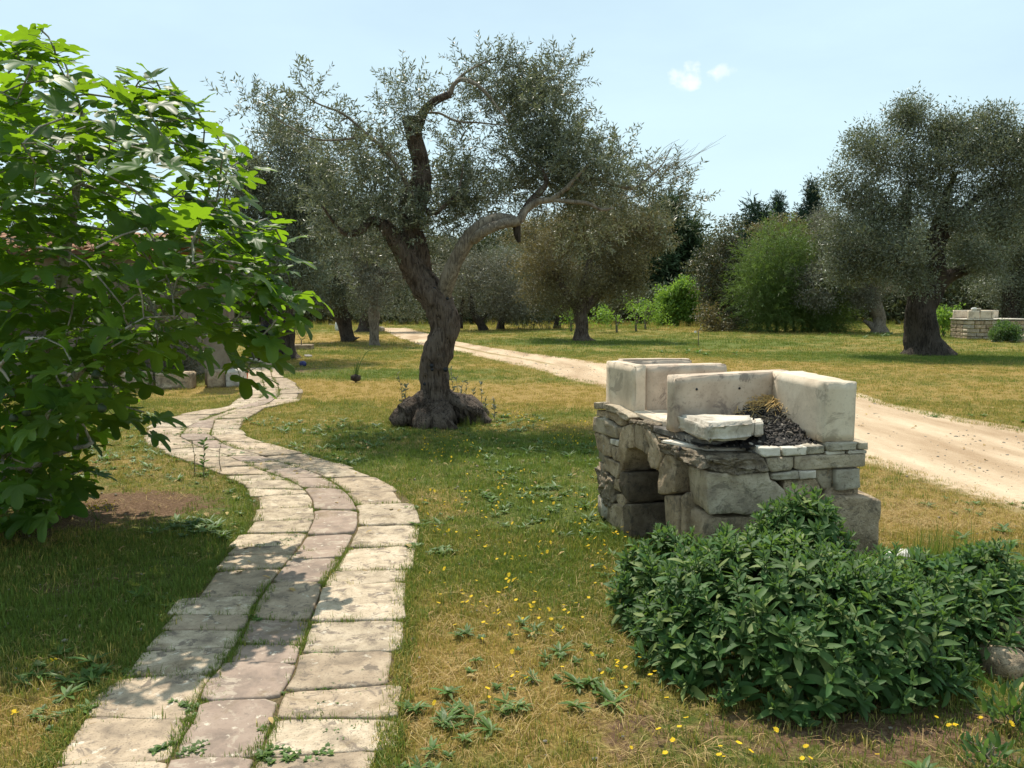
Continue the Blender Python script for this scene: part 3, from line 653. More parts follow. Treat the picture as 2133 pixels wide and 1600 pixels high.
# core, and the plain far and right sides
def P2w(t_, s_): 
    p = Cn + fd * t_ + ld * s_; return (p[0], p[1])
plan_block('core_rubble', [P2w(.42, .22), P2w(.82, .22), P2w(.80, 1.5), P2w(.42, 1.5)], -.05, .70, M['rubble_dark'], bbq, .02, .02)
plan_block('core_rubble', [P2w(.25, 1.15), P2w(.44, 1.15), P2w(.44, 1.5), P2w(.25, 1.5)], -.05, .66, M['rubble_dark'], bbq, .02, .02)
Rr = Cn + fd * .89; back = Cn + ld * 1.64
z = 0.0
while z < .70:                                   # courses of the two sides turned away from the camera
    h = random.uniform(.09, .15); h = min(h, .745 - z)
    s = .05
    while s < 1.6:
        w = random.uniform(.18, .36); w = min(w, 1.64 - s)
        if w > .06:
            a = Rr + ld * s; q = [a + np.array([0, 0, z + .005]), a + ld * (w - .008) + np.array([0, 0, z + .005]), a + ld * (w - .008) + np.array([0, 0, z + h - .005]), a + np.array([0, 0, z + h - .005])]
            rough_stone('stone', q, -ln_, .2, M[random.choice(['rubble', 'rubble_grey', 'rock'])], bbq, .018, .012, random.uniform(-.01, .01))
        s += w
    s = .02
    while s < .86:
        w = random.uniform(.18, .34); w = min(w, .88 - s)
        if w > .06:
            a = back + fd * s; q = [a + np.array([0, 0, z + .005]), a + fd * (w - .008) + np.array([0, 0, z + .005]), a + fd * (w - .008) + np.array([0, 0, z + h - .005]), a + np.array([0, 0, z + h - .005])]
            rough_stone('stone', q, -fn, .2, M[random.choice(['rubble', 'rubble_grey', 'rock'])], bbq, .018, .012, random.uniform(-.01, .01))
        s += w
    z += h
# bed of slabs on top of the base
plan_block('bed_slab', [P2w(.05, 1.02), P2w(.86, 1.02), P2w(.86, 1.6), P2w(.05, 1.6)], .70, .765, M['slab'], bbq, .01, .006)
plan_block('bed_slab', [P2w(.10, .30), P2w(.86, .12), P2w(.86, 1.01), P2w(.06, 1.01)], .69, .752, M['rubble'], bbq, .01, .006)
plan_block('bed_slab', [P2w(.30, .04), P2w(.86, .03), P2w(.86, .13), P2w(.30, .26)], .68, .735, M['soot'], bbq, .01, .008)
xy = lambda px, py, z_: tuple(G(px, py, z_)[:2])
# long thin ledge slabs on the left edge
a0, a1, a2 = xy(1357, 886, .785), xy(1472, 917, .785), xy(1556, 911, .785)
plan_block('ledge_slab', [a0, a1, a2, (a2[0] - .02, a2[1] + .25)], .742, .785, M['soot'], bbq, .006, .004, chip=.02)
plan_block('ledge_slab', [(a0[0] + .012, a0[1] - .25), (a1[0] + .004, a1[1] + .012), (a1[0] + .22, a1[1] + .02), (a0[0] + .2, a0[1] - .2)], .722, .739, M['slab'], bbq, .004, .002)
b0, b1, b2 = xy(1310, 853, .815), xy(1383, 877, .815), xy(1406, 877, .815)
plan_block('hearth_slab', [b0, b1, (b2[0] + .3, b2[1] + .08), (b0[0] + .5, b0[1] + .16)], .775, .815, M['cut'], bbq, .006, .003, chip=.02)
# thick rounded hearth slab
h0, h1, h2 = xy(1408, 860, .895), xy(1478, 884, .895), xy(1572, 876, .895)
plan_block('hearth_slab', [h0, h1, h2, (h2[0] + .05, h2[1] + .22), ][:4], .792, .895, M['slab'], bbq, .016, .007, chip=.05)
h3 = (h2[0] + .075, h2[1] + .015)
plan_block('hearth_slab', [(h2[0] + .004, h2[1] + .02), (h3[0] - .01, h3[1] + .05), (h3[0] + .03, h3[1] + .2), (h2[0] + .05, h2[1] + .2)], .80, .876, M['slab'], bbq, .02, .006)
# near fireplace: back slab and right block
bl = np.array([.925, 4.705]); bc = np.array([1.540, 4.912]); ub = (bc - bl) / np.linalg.norm(bc - bl); nb2 = np.array([-ub[1], ub[0]])
bs = plan_block('back_slab', [tuple(bl), tuple(bc + ub * .12), tuple(bc + ub * .12 + nb2 * .10), tuple(bl + nb2 * .10)], .785, 1.11, M['cutpink'], bbq, .005, .003, 6, ztop=[1.105, 1.118, 1.118, 1.108], chip=.05)
rn0 = np.array([1.655, 4.40]); rn1 = np.array([1.838, 4.425])
plan_block('side_block', [tuple(bc + np.array([-.006, -.006])), tuple(rn0), tuple(rn1), tuple(bc + np.array([.185, .02]))], .782, 1.112, M['cut'], bbq, .005, .003, 6, ztop=[1.12, 1.105, 1.105, 1.118], chip=.06)
for px, py in ((1451, 811), (1540, 809)):        # two small bolt holes
    r = ray(px, py); o_ = np.array([0, 0, CAMH]); nn = np.array([ub[1], -ub[0], 0]); t_ = np.dot(np.array([*bl, 0]) - o_, nn) / np.dot(r, nn); p = o_ + r * t_
    V, F, T = tube([p + nn * .004, p - nn * .01], [.007, .007], 10)
    child('bolt_hole', mesh_np('bolt_hole', V, F, T), M['black'], bbq)
# far fireplace
q1, q2 = np.array([.655, 5.80]), np.array([.795, 5.395]); uq = (q2 - q1) / np.linalg.norm(q2 - q1); nq = np.array([-uq[1], uq[0]])
plan_block('side_slab', [tuple(q1), tuple(q2), tuple(q2 + nq * .085), tuple(q1 + nq * .085)], .772, 1.112, M['cut'], bbq, .006, .004, 6, chip=.05)
q3 = q2 + nq * .09 - uq * .015; uf = np.array([.985, .12]); uf /= np.linalg.norm(uf); nf = np.array([-uf[1], uf[0]])
plan_block('near_slab', [tuple(q3), tuple(q3 + uf * .555), tuple(q3 + uf * .555 + nf * .10), tuple(q3 + nf * .10)], .77, 1.11, M['cutpink'], bbq, .006, .003, 6, ztop=[1.105, 1.115, 1.115, 1.11], chip=.05)
q5 = q1 + nq * .0 - uq * .09; 
plan_block('back_slab', [tuple(q1 + nq * .088 + uq * .07), tuple(q1 + uf * .60 + uq * .05), tuple(q5 + uf * .60 + uq * .05), tuple(q5 + nq * .088 + uq * .07)], .772, 1.125, M['cutpink'], bbq, .010, .003, 6, chip=.04)
# ash, charcoal, straw lying in the near fireplace
hc = G(1635, 868, .86)
gx, gy = np.meshgrid(np.linspace(-.60, .26, 40), np.linspace(-.42, .34, 42)); xx = hc[0] + gx.ravel(); yy = hc[1] + gy.ravel()
def heap(x, y):
    d = ((x - hc[0]) / .24) ** 2 + ((y - hc[1] - .05) / .22) ** 2
    d2 = ((x - hc[0] + .10) / .30) ** 2 + ((y - hc[1] + .22) / .12) ** 2
    d3 = ((x - hc[0] + .27) / .17) ** 2 + ((y - hc[1] - .10) / .13) ** 2
    return .755 + .15 * np.exp(-d * 1.1) + .12 * np.exp(-d3) + .045 * np.exp(-d2) + .012 * fbm(np.stack([x, y, x * 0], -1) * 16, 3)
keep = lambda x, y: (y > Cn[1] + .02 + (x - Cn[0]) * .085) & ((x - bc[0]) * .972 + (y - bc[1]) * .236 < -.006) & ((x - bl[0]) * nb2[0] + (y - bl[1]) * nb2[1] < .0)
F = []; nxx = 40
kk = keep(xx, yy)
for r_ in range(41):
    for c_ in range(39):
        q = [r_ * nxx + c_, r_ * nxx + c_ + 1, (r_ + 1) * nxx + c_ + 1, (r_ + 1) * nxx + c_]
        if all(kk[q]): F.append(q)
me = mesh_np('ash_heap', np.stack([xx, yy, heap(xx, yy)], -1), np.array(F), attrs={'rnd': RG.random(len(F)) * .85})
tag(obj('ash_heap', me, M['char']), 'dark heap of ash and cinders in the near fireplace of the barbecue', 'ash', kind='stuff')
def rock_temp(k):
    bm = bmesh.new(); bmesh.ops.create_icosphere(bm, subdivisions=1, radius=1)
    V = np.array([v.co[:] for v in bm.verts]); T = np.array([[v.index for v in f.verts] for f in bm.faces]); bm.free()
    V = V * (1 + .35 * vnoise(V * 1.3 + k * 7.7, k))[:, None] * np.array([1, .7, .55]); return V, T, np.full(len(T), 0.)
RT = [rock_temp(k) for k in range(6)]
n = 2600; x = hc[0] + RG.normal(-.14, .20, n); y = hc[1] + RG.normal(-.06, .19, n); k_ = keep(x, y); x, y = x[k_], y[k_]; n = len(x)
me = scatter_mesh('charcoal', RT, frames(rdir(n), rdir(n)), np.stack([x, y, heap(x, y) + .002], -1), RG.gamma(3, .0028, n), RG.integers(0, 6, n))
tag(obj('charcoal', me, M['char']), 'broken charcoal and pale ash lumps strewn over the ash heap', 'charcoal', kind='stuff')
mb = Mb()
for k in range(420):
    c0 = np.array([hc[0] + .00 + random.gauss(-.07, .11), hc[1] + .07 + random.gauss(0, .05), 0]); c0[2] = heap(c0[:1], c0[1:2])[0] + random.uniform(.0, .05)
    a_ = random.gauss(0.3, .7); L_ = random.uniform(.05, .14); d_ = np.array([math.cos(a_), math.sin(a_), random.gauss(.05, .2)]) * L_
    mb.tube([c0 - d_ / 2, c0 + np.array([0, 0, random.uniform(0, .03)]), c0 + d_ / 2], [.0016, .002, .0012], 3, cap=False)
mt_ = Mb()
for k in range(260):
    c0 = np.array([hc[0] - .10 + random.gauss(0, .13), hc[1] + .02 + random.gauss(0, .10), 0])
    if not keep(c0[:1], c0[1:2])[0]: continue
    c0[2] = heap(c0[:1], c0[1:2])[0] + random.uniform(.004, .03); a_ = random.uniform(0, 6.28); L_ = random.uniform(.03, .10); d_ = np.array([math.cos(a_), math.sin(a_), random.gauss(0, .25)]) * L_
    mt_.tube([c0 - d_ / 2, c0 + np.array([0, 0, random.uniform(0, .015)]), c0 + d_ / 2], [.002, .0026, .0012], 3, cap=False)
tag(obj('burnt_twigs', mt_.mesh('burnt_twigs'), M['twig']), 'grey-brown burnt twigs tangled over the charcoal heap', 'twigs', kind='stuff')
tag(obj('dry_straw', mb.mesh('dry_straw'), M['straw']), 'tuft of golden dry straw on top of the charcoal', 'straw', kind='stuff')
mb = Mb()
p0 = Z(1690, 912, 4.55); p1 = Z(1684, 848, 4.62)
mb.tube(smooth_path([p0, (p0 + p1) / 2 + np.array([.006, 0, 0]), p1]), np.linspace(.003, .0015, 13), 5)
for k in range(16):
    q = p0 + (p1 - p0) * random.uniform(.15, 1); d_ = np.array([random.gauss(0, .014), random.gauss(0, .012), random.uniform(.002, .018)])
    mb.tube([q, q + d_], [.0024, .001], 4)
tag(obj('dried_stalk', mb.mesh('dried_stalk'), M['redstalk']), 'thin reddish dried dock stalk leaning on the right block of the fireplace', 'dried stalk')

# ------------------------------------------------------------------ foliage templates (tri meshes: verts, tris, per-face 'a')
def blade_leaf(L_, w, fold=.25, bend=.0, seg=1):
    """a narrow leaf along +y; seg 1 = two triangles folded on the midrib"""
    if seg == 1:
        V = np.array([[0, 0, 0], [w / 2, L_ * .45, fold * w], [0, L_, -bend], [-w / 2, L_ * .45, fold * w]]); return V, np.array([[0, 1, 2], [0, 2, 3]])
    ts = np.linspace(0, 1, seg + 1); V, T = [], []
    for i_, t_ in enumerate(ts):
        ww = w * .5 * (math.sin(math.pi * min(1, t_ ** .85 * .96 + .03)) ** .55); yy = L_ * t_; zz = -bend * t_ * t_
        V += [[-ww, yy, zz + fold * ww], [0, yy, zz], [ww, yy, zz + fold * ww]]
    for i_ in range(seg):
        a = i_ * 3; b_ = a + 3
        for k in (0, 1): T += [[a + k, a + k + 1, b_ + k + 1], [a + k, b_ + k + 1, b_ + k]]
    return np.array(V), np.array(T)
def join(parts):
    V, T, A, n = [], [], [], 0
    for v, t_, a in parts:
        V.append(v); T.append(t_ + n); A.append(np.full(len(t_), a)); n += len(v)
    return np.vstack(V), np.vstack(T), np.concatenate(A)
def orient(V, y, up, p):
    Mx = frames(np.array([y], float), np.array([up], float))[0]; return V @ Mx.T + p
def twig_temp(seed, L_=.30, nleaf=14, ll=.06, lw=.012, droop=.1, stem=True, spread=.9):
    r = np.random.default_rng(seed); parts = []
    bx_, bz_ = r.normal(0, .12), -droop
    cur = lambda s: np.array([bx_ * s * s * L_, s * L_, bz_ * s * s * L_])
    if stem:
        V, F, T = tube([cur(0), cur(.5), cur(1)], [.003, .002, .001], 3, cap=False); tt = np.vstack([F[:, [0, 1, 2]], F[:, [0, 2, 3]]]); parts.append((V, tt, .9))
    for k in range(nleaf):
        s = (k // 2 + 1) / (nleaf // 2); side = 1 if k % 2 else -1
        ang = (k // 2) * 1.57 + r.normal(0, .3); out = np.array([math.cos(ang) * side, 0, math.sin(ang) * side])
        y = out * spread + np.array([0, r.uniform(.4, 1.1), 0]) + r.normal(0, .15, 3)
        v, t_ = blade_leaf(ll * r.uniform(.7, 1.15), lw * r.uniform(.8, 1.2), .2)
        parts.append((orient(v, y, r.normal(0, 1, 3) * .6 + np.array([0, 0, 1]), cur(s)), t_, r.random()))
    return join(parts)
def clump_temp(seed, n_, rad, ll, lw):
    """loose ball of leaves for trees farther off"""
    r = np.random.default_rng(seed); parts = []
    for k in range(n_):
        d = r.normal(0, 1, 3); d /= np.linalg.norm(d); p = d * rad * r.random() ** .5
        v, t_ = blade_leaf(ll * r.uniform(.7, 1.3), lw * r.uniform(.7, 1.3), .2)
        parts.append((orient(v, d + r.normal(0, .6, 3), r.normal(0, 1, 3) + np.array([0, 0, .8]), p), t_, r.random()))
    return join(parts)
TW = [twig_temp(k, .25, 14, .070, .0175) for k in range(10)]
TWF = [clump_temp(40 + k, 16, .20, .085, .024) for k in range(8)]
TWN = [clump_temp(60 + k, 22, .20, .15, .010) for k in range(6)]
TWB = [clump_temp(80 + k, 12, .24, .12, .07) for k in range(8)]
TWFAR = [clump_temp(100 + k, 14, .45, .22, .09) for k in range(6)]
TWC = [clump_temp(140 + k, 14, .30, .22, .05) for k in range(6)]
TWW = [twig_temp(120 + k, .55, 22, .13, .014, .55, False, .5) for k in range(6)]

def connect(nodes, tips, r_tip=.004, r0=.012, wob=.08, seed=0):
    """thin branches from each tip to the nearest skeleton node; nodes list of (p, radius)"""
    mb = Mb(); P = np.array([n_[0] for n_ in nodes]); base = P[0]
    tips = sorted(tips, key=lambda q: np.linalg.norm(q - base) * .3 + np.min(np.linalg.norm(P - q, axis=1)))
    rad = [n_[1] for n_ in nodes]
    for q in tips:
        d = np.linalg.norm(P - q, axis=1) + .25 * np.maximum(0, P[:, 2] - q[2] - .1); k = int(np.argmin(d)); p = P[k]; L_ = np.linalg.norm(q - p)
        if L_ < .04: continue
        n_ = max(3, int(L_ / .12)); t_ = np.linspace(0, 1, n_)[:, None]
        side = np.array([random.gauss(0, 1), random.gauss(0, 1), random.uniform(.2, 1.2)]); 
        pts = p * (1 - t_) + q * t_ + side * wob * L_ * np.sin(math.pi * t_) * .8 + RG.normal(0, .012, (n_, 3)) * min(1, L_)
        rr = min(r0 * (1 + L_ * .8), rad[k] * .75)
        mb.tube(pts, np.linspace(rr, r_tip, n_), 5, cap=False)
        P = np.vstack([P, pts[1:]]); rad += list(np.linspace(rr, r_tip, n_)[1:])
    return mb

# ------------------------------------------------------------------ the big olive by the path, traced limb by limb
def limb(px, k=6):
    """px: (px, py, depth, radius) -> smooth 3D points and radii"""
    P = np.array([[*Z(a, b_, y_), r_] for a, b_, y_, r_ in px]); Q = smooth_path(P, k); return Q[:, :3], Q[:, 3]
oliveX = empty('olive_tree', (-.93, 10.4, 0), 'gnarled old olive tree with leaning forked trunk and root burl between path and barbecue', 'olive tree')
mb = Mb(); nodes = []
def add_limb(px, n=14, fl=.12, rg=.10, k=6, mb_=None):
    P, r_ = limb(px, k); (mb_ or mb).tube(P, r_, n, fl, len(nodes), True, rg, 9.0)
    for p, rr in zip(P[::2], r_[::2]): nodes.append((p, rr))
add_limb([(908, 896, 10.35, 0.267), (910, 868, 10.38, 0.237), (910, 838, 10.4, 0.202), (905, 790, 10.4, 0.182), (908, 745, 10.4, 0.185), (922, 700, 10.4, 0.185), (922, 655, 10.4, 0.185), (900, 612, 10.42, 0.185), (872, 575, 10.45, 0.172), (853, 545, 10.45, 0.146)], 44, .24, .20, 12)
add_limb([(880, 590, 10.45, .16), (852, 540, 10.4, .145), (828, 505, 10.35, .12), (806, 478, 10.3, .10), (798, 462, 10.3, .07)], 16, .2, .15)
add_limb([(872, 580, 10.5, .17), (868, 530, 10.5, .155), (856, 480, 10.5, .135), (850, 445, 10.5, .13), (862, 418, 10.5, .165), (872, 395, 10.5, .15), (876, 355, 10.48, .115), (868, 310, 10.45, .108), (861, 272, 10.42, .102), (858, 243, 10.4, .118)], 20, .28, .18, 7)
# roots and burl
for px in ([(905, 850, 10.35, .2), (872, 858, 10.2, .16), (842, 868, 10.1, .13), (818, 884, 10.05, .07)], [(925, 850, 10.4, .2), (962, 858, 10.35, .15), (995, 868, 10.3, .10), (1022, 880, 10.25, .04)],
           [(912, 860, 10.2, .2), (925, 885, 9.95, .15), (950, 900, 9.85, .06)], [(900, 862, 10.2, .17), (880, 885, 9.95, .12), (872, 900, 9.9, .05)], [(930, 850, 10.5, .2), (975, 850, 10.7, .14), (1015, 866, 10.8, .05)], [(905, 850, 10.6, .2), (860, 850, 10.8, .14), (830, 860, 10.9, .05)],
           [(885, 825, 10.3, .09), (862, 845, 10.15, .11), (838, 860, 10.05, .10)], [(935, 830, 10.35, .10), (965, 845, 10.25, .10), (1005, 862, 10.2, .06)]):
    P, r_ = limb(px); mb.tube(P, r_, 14, .45, len(mb.V), True, .35, 14)
child('trunk', mb.mesh('trunk'), M['bark'], oliveX); mb = Mb()
for k in range(64):                       # ropes and knuckles of the root burl, spreading mostly sideways
    sd_ = 1 if k % 2 else -1; a = (0 if sd_ > 0 else math.pi) + random.gauss(0, .55); r0_ = random.uniform(.15, .30); r1_ = random.uniform(.34, .56)
    c_ = np.array([-.93, 10.36, 0]); d_ = np.array([math.cos(a), math.sin(a) * .8, 0]); e_ = np.array([-math.sin(a), math.cos(a), 0]) * random.uniform(-.10, .10)
    P = smooth_path([c_ + d_ * r0_ + [0, 0, random.uniform(.12, .32)], c_ + d_ * (r0_ * .4 + r1_ * .6) + e_ + [0, 0, random.uniform(.10, .24)], c_ + d_ * r1_ + e_ * 1.5 + [0, 0, random.uniform(-.03, .05)]], 8)
    w_ = random.uniform(.018, .055); mb.tube(P, np.interp(np.linspace(0, 1, len(P)), [0, .3, .7, 1], [w_ * .7, w_, w_ * 1.2, w_ * .5]), 12, .8, k, True, .9, 24)
child('root_burl', mb.mesh('root_burl'), M['burl'], oliveX)
for px, py, y_, r_ in ((932, 622, 10.22, .02), (899, 762, 10.2, .026), (928, 770, 10.2, .03), (900, 770, 10.18, .02), (905, 601, 10.25, .018), (882, 590, 10.27, .015), (884, 800, 10.2, .02)):
    p = Z(px, py, y_ - .012); V, F, T = tube([p, p + np.array([0, .03, 0])], [r_, r_ * .6], 10); child('knot_hole', mesh_np('knot_hole', V, F, T), M['black'], oliveX)
def limb_part(name, px, mt, n=10, k=6, fl=.15, rg=.12):
    P, r_ = limb(px, k); V, F, T = tube(P, r_, n, fl, int(px[0][0]), True, rg, 10)
    for p, rr in zip(P, r_): nodes.append((p, rr))
    child(name, mesh_np(name, V, F, T), mt, oliveX)
limb_part('limb', [(912, 668, 10.5, 0.071), (920, 636, 10.46, 0.100), (927, 605, 10.36, 0.100), (938, 570, 10.25, 0.094), (955, 532, 10.2, 0.092), (975, 500, 10.15, 0.088), (1003, 470, 10.1, 0.083), (1040, 455, 10.1, 0.068), (1078, 462, 10.1, 0.059)], M['limb'], 14)
limb_part('limb', [(985, 500, 10.1, 0.059), (1012, 480, 10.0, 0.061), (1048, 466, 10.0, 0.059), (1080, 460, 10.05, 0.053), (1096, 438, 10.1, 0.047), (1120, 420, 10.1, 0.042), (1150, 415, 10.1, 0.035), (1180, 392, 10.0, 0.028), (1200, 369, 10, 0.019), (1225, 345, 10, 0.012)], M['limb'], 12)
limb_part('limb', [(1085, 452, 10.15, .05), (1105, 420, 10.2, .045), (1128, 396, 10.25, .04), (1138, 378, 10.3, .028), (1130, 352, 10.3, .015)], M['bark'], 12)
limb_part('limb', [(1076, 462, 10.1, .045), (1078, 490, 10.1, .04), (1082, 505, 10.1, .02)], M['bark_dark'], 10)
limb_part('limb', [(1150, 416, 10.1, .025), (1190, 420, 10.0, .024), (1226, 424, 9.9, .022), (1252, 437, 9.9, .02), (1278, 433, 9.9, .012)], M['limb'])
limb_part('limb', [(1180, 395, 10.1, .02), (1235, 372, 10.3, .022), (1290, 388, 10.4, .022), (1322, 392, 10.4, .02), (1352, 370, 10.4, .014), (1378, 345, 10.4, .009), (1400, 305, 10.4, .004)], M['limb'])
limb_part('limb', [(866, 280, 10.35, .055), (880, 240, 10.3, .055), (888, 225, 10.25, .05), (910, 208, 10.2, .048), (938, 196, 10.2, .045)], M['bark'], 12)
limb_part('limb', [(936, 197, 10.2, .035), (946, 176, 10.2, .026), (962, 166, 10.2, .024), (985, 172, 10.15, .022), (1005, 186, 10.1, .020), (1030, 215, 10.1, .015), (1060, 260, 10, .008)], M['limb'])
limb_part('limb', [(938, 196, 10.2, .03), (950, 170, 10.3, .018), (975, 148, 10.4, .014), (1010, 130, 10.5, .010), (1050, 115, 10.5, .007)], M['limb'])
limb_part('limb', [(882, 236, 10.3, .014), (915, 236, 10.3, .013), (950, 252, 10.3, .012), (1000, 256, 10.3, .010), (1060, 262, 10.3, .006)], M['limb'])
limb_part('limb', [(798, 468, 10.3, .065), (782, 459, 10.25, .055), (765, 466, 10.2, .05), (750, 482, 10.1, .045), (722, 487, 10.05, .035), (700, 470, 10, .02), (672, 430, 9.8, .012)], M['bark'], 12)
limb_part('limb', [(850, 420, 10.45, .05), (845, 380, 10.3, .03), (810, 322, 10.1, .022), (765, 280, 9.9, .018), (715, 238, 9.7, .014), (660, 215, 9.5, .009), (620, 190, 9.4, .005)], M['limb'])
limb_part('limb', [(765, 280, 9.9, .014), (720, 290, 9.7, .012), (660, 290, 9.5, .009), (600, 262, 9.3, .007), (545, 225, 9.2, .004)], M['limb'])
limb_part('limb', [(870, 420, 10.4, .04), (900, 445, 10.2, .03), (930, 425, 10.1, .02), (955, 395, 10.1, .012), (965, 340, 10.1, .006)], M['bark'])
# foliage: (px, py, rx, ry, depth, depth spread, how many sprays)
OB = [(1045, 135, 70, 45, 10.4, .5, 190), (1000, 165, 60, 45, 10.4, .4, 90), (1165, 145, 38, 62, 10.3, .4, 150), (1120, 215, 85, 70, 10.3, .8, 640), (1050, 225, 70, 60, 10.3, .6, 190), (1190, 290, 75, 80, 10.2, .9, 620), (1090, 300, 90, 55, 10.2, .8, 330), (960, 310, 60, 80, 10.2, .5, 130),
      (945, 375, 62, 48, 10.1, .6, 330), (975, 425, 50, 45, 10.4, .5, 260), (905, 460, 45, 60, 10.3, .5, 130), (850, 165, 35, 45, 10.3, .3, 50), (820, 205, 55, 60, 10.2, .5, 130), (920, 190, 45, 55, 10.3, .3, 55), (780, 300, 75, 62, 10.0, .7, 330),
      (648, 180, 26, 34, 9.4, .25, 60), (620, 235, 45, 30, 9.4, .35, 75), (525, 215, 40, 34, 9.2, .3, 80), (570, 270, 55, 40, 9.3, .4, 120), (700, 245, 48, 55, 9.6, .4, 100), (730, 320, 80, 60, 9.9, .7, 260), (800, 395, 80, 70, 10.0, .8, 480), (690, 400, 60, 60, 9.9, .6, 260),
      (1120, 372, 110, 55, 10.5, .7, 480), (1240, 370, 80, 62, 10.0, .7, 420), (1200, 455, 90, 45, 10.5, .5, 230), (1330, 395, 60, 55, 10.3, .5, 170), (1350, 340, 45, 40, 10.4, .3, 32), (1410, 385, 50, 45, 10.4, .4, 75), (1290, 320, 50, 40, 10.2, .5, 90), (1400, 440, 40, 26, 10.3, .3, 50),
      (1050, 385, 35, 40, 10.6, .4, 70), (730, 470, 75, 60, 10.0, .7, 330), (820, 470, 60, 60, 10.3, .6, 260), (760, 550, 60, 40, 10.1, .5, 90), (900, 540, 40, 30, 10.8, .3, 30)]
pos, ydir, tips = [], [], []
for cx, cy, rx, ry, d0, dd, n_ in OB:
    n_ = int(n_ * (.66 if cx > 790 else .42)); nc_ = max(3, n_ // 19); rx = max(12, rx - 16); ry = max(10, ry - 20); cy += 14; d0 += .55 if rx > 40 else .1
    cc = []
    for k in range(nc_):
        q = rdir(1)[0] * (RG.random() ** .4); cc.append(Z(cx + q[0] * rx, cy + q[2] * ry, d0 + q[1] * dd))
    cc = np.array(cc); cen = Z(cx, cy, d0); tips += list(cc)
    s = RG.integers(0, nc_, n_); off = RG.normal(0, .098, (n_, 3)); p = cc[s] + off
    pos.append(p); ydir.append((p - cen) * 1.0 / .5 + off * 3 + np.array([0, 0, .35]) + RG.normal(0, .45, (n_, 3)))
pos = np.vstack(pos); ydir = np.vstack(ydir); n_ = len(pos)
mb = connect(nodes, tips, .003, .009, .12); child('twigs', mb.mesh('twigs'), M['twig'], oliveX)['kind'] = 'stuff'
me = scatter_mesh('crown', TW, frames(ydir, rdir(n_)), pos, RG.uniform(.75, 1.15, n_), RG.integers(0, len(TW), n_))
o_ = child('crown', me, M['olive'], oliveX); o_['kind'] = 'stuff'
# bare dead twigs at the right end
mb = Mb()
for k in range(60):
    p = Z(1375 + random.gauss(0, 22), 365 + random.gauss(0, 18), 10.4 + random.gauss(0, .2)); d_ = np.array([random.uniform(.1, .6), random.gauss(0, .2), random.uniform(.0, .45)]) * random.uniform(.5, 1)
    mb.tube(smooth_path([p, p + d_ * .5 + RG.normal(0, .03, 3), p + d_], 3), np.linspace(.004, .0012, 7), 3, cap=False)
child('bare_twigs', mb.mesh('bare_twigs'), M['twig'], oliveX)['kind'] = 'stuff'

# ------------------------------------------------------------------ generic trees farther off
def tree(name, label, cat, base, crowns, mt, temps, trunk, bmat, n_per=1.0, group=None, csize=.45, up=.2, sc=(.7, 1.3), dens=26, shell=.45, seed=None, parts=('trunk', 'crown')):
    """base (px, py) on the ground; crowns [(px, py, rx, ry, depth ratio, depth shift)]; trunk [(px, py, width px)]"""
    b0 = G(*base); D = b0[1]; t_ = empty(name, tuple(b0), label, cat, group)
    mpp = D / FPX; nodes_ = []; mb = Mb()
    for tr in trunk:
        P = np.array([[*Z(a[0], a[1], D + (a[3] if len(a) > 3 else 0)), a[2] * mpp / 2] for a in tr]); Q = smooth_path(P, 5)
        mb.tube(Q[:, :3], Q[:, 3], 14 if D < 35 else 8, .28, len(nodes_) + int(D), True, .2, 4 if D > 18 else 8)
        nodes_ += [(q[:3], q[3]) for q in Q[2:]]
    pos, yd, tips = [], [], []
    for cr in crowns:
        cx, cy, rx, ry = cr[:4]; dr = cr[4] if len(cr) > 4 else 1.0; ds = cr[5] if len(cr) > 5 else 0
        w, h = rx * mpp, ry * mpp; nc_ = int(max(4, (w * h / csize ** 2) * 3.2 * n_per))
        d = rdir(nc_); rr = (shell + (1 - shell) * RG.random(nc_)) ; rr = np.where(RG.random(nc_) < .3, RG.random(nc_), rr)
        lump = 1 + .16 * fbm(d * 2.2 + cx, 3, 2)
        cen = Z(cx, cy, D + ds); c_ = cen + d * (rr * lump)[:, None] * np.array([w, min(w, h * 1.3) * dr, h])
        c_ = c_[c_[:, 2] > .15]; tips += list(c_[RG.random(len(c_)) < .3])
        for c__ in c_:
            m_ = int(dens * RG.uniform(.5, 1.3)); o = RG.normal(0, csize * .42, (m_, 3)); o[:, 2] *= .8
            pos.append(c__ + o); yd.append((c__ - cen)[None] * .6 / max(w, .1) + o / csize * 1.4 + np.array([0, 0, up]) + RG.normal(0, .35, (m_, 3)))
    pos = np.vstack(pos); yd = np.vstack(yd); k_ = pos[:, 2] > .05; pos, yd = pos[k_], yd[k_]; n_ = len(pos)
    if nodes_:
        if len(tips): 
            mbt = connect(nodes_, tips[:70], .008 if D > 15 else .005, .03, .15); 
            for v, f in zip(mbt.V, [None] * len(mbt.V)): pass
            off_ = mb.n
            for v in mbt.V: mb.V.append(v)
            for f in mbt.F: mb.F.append(f + off_)
            mb.n += mbt.n
        child(parts[0], mb.mesh(parts[0]), bmat, t_)
    me = scatter_mesh(parts[1], temps, frames(yd, rdir(n_)), pos, RG.uniform(*sc, n_), RG.integers(0, len(temps), n_))
    o = child(parts[1], me, mt, t_); o['kind'] = 'stuff'
    return t_
GO = 'olive trees of the grove'
tree('olive_tree', 'broad olive tree with thick dark trunk at the far end of the paved path', 'olive tree', (575, 746), [(590, 380, 105, 120), (540, 490, 85, 110), (650, 470, 95, 110), (590, 560, 85, 70, 1, -1), (600, 300, 60, 60), (690, 380, 60, 80)], M['olive_far'], TWF,
     [[(575, 752, 120), (575, 735, 82), (578, 700, 68), (580, 660, 60), (590, 610, 52), (600, 540, 40), (610, 450, 20)], [(580, 640, 40), (555, 580, 34), (535, 500, 20)]], M['bark_dark'], 1.1, GO, .5, dens=40, sc=(.9, 1.5))
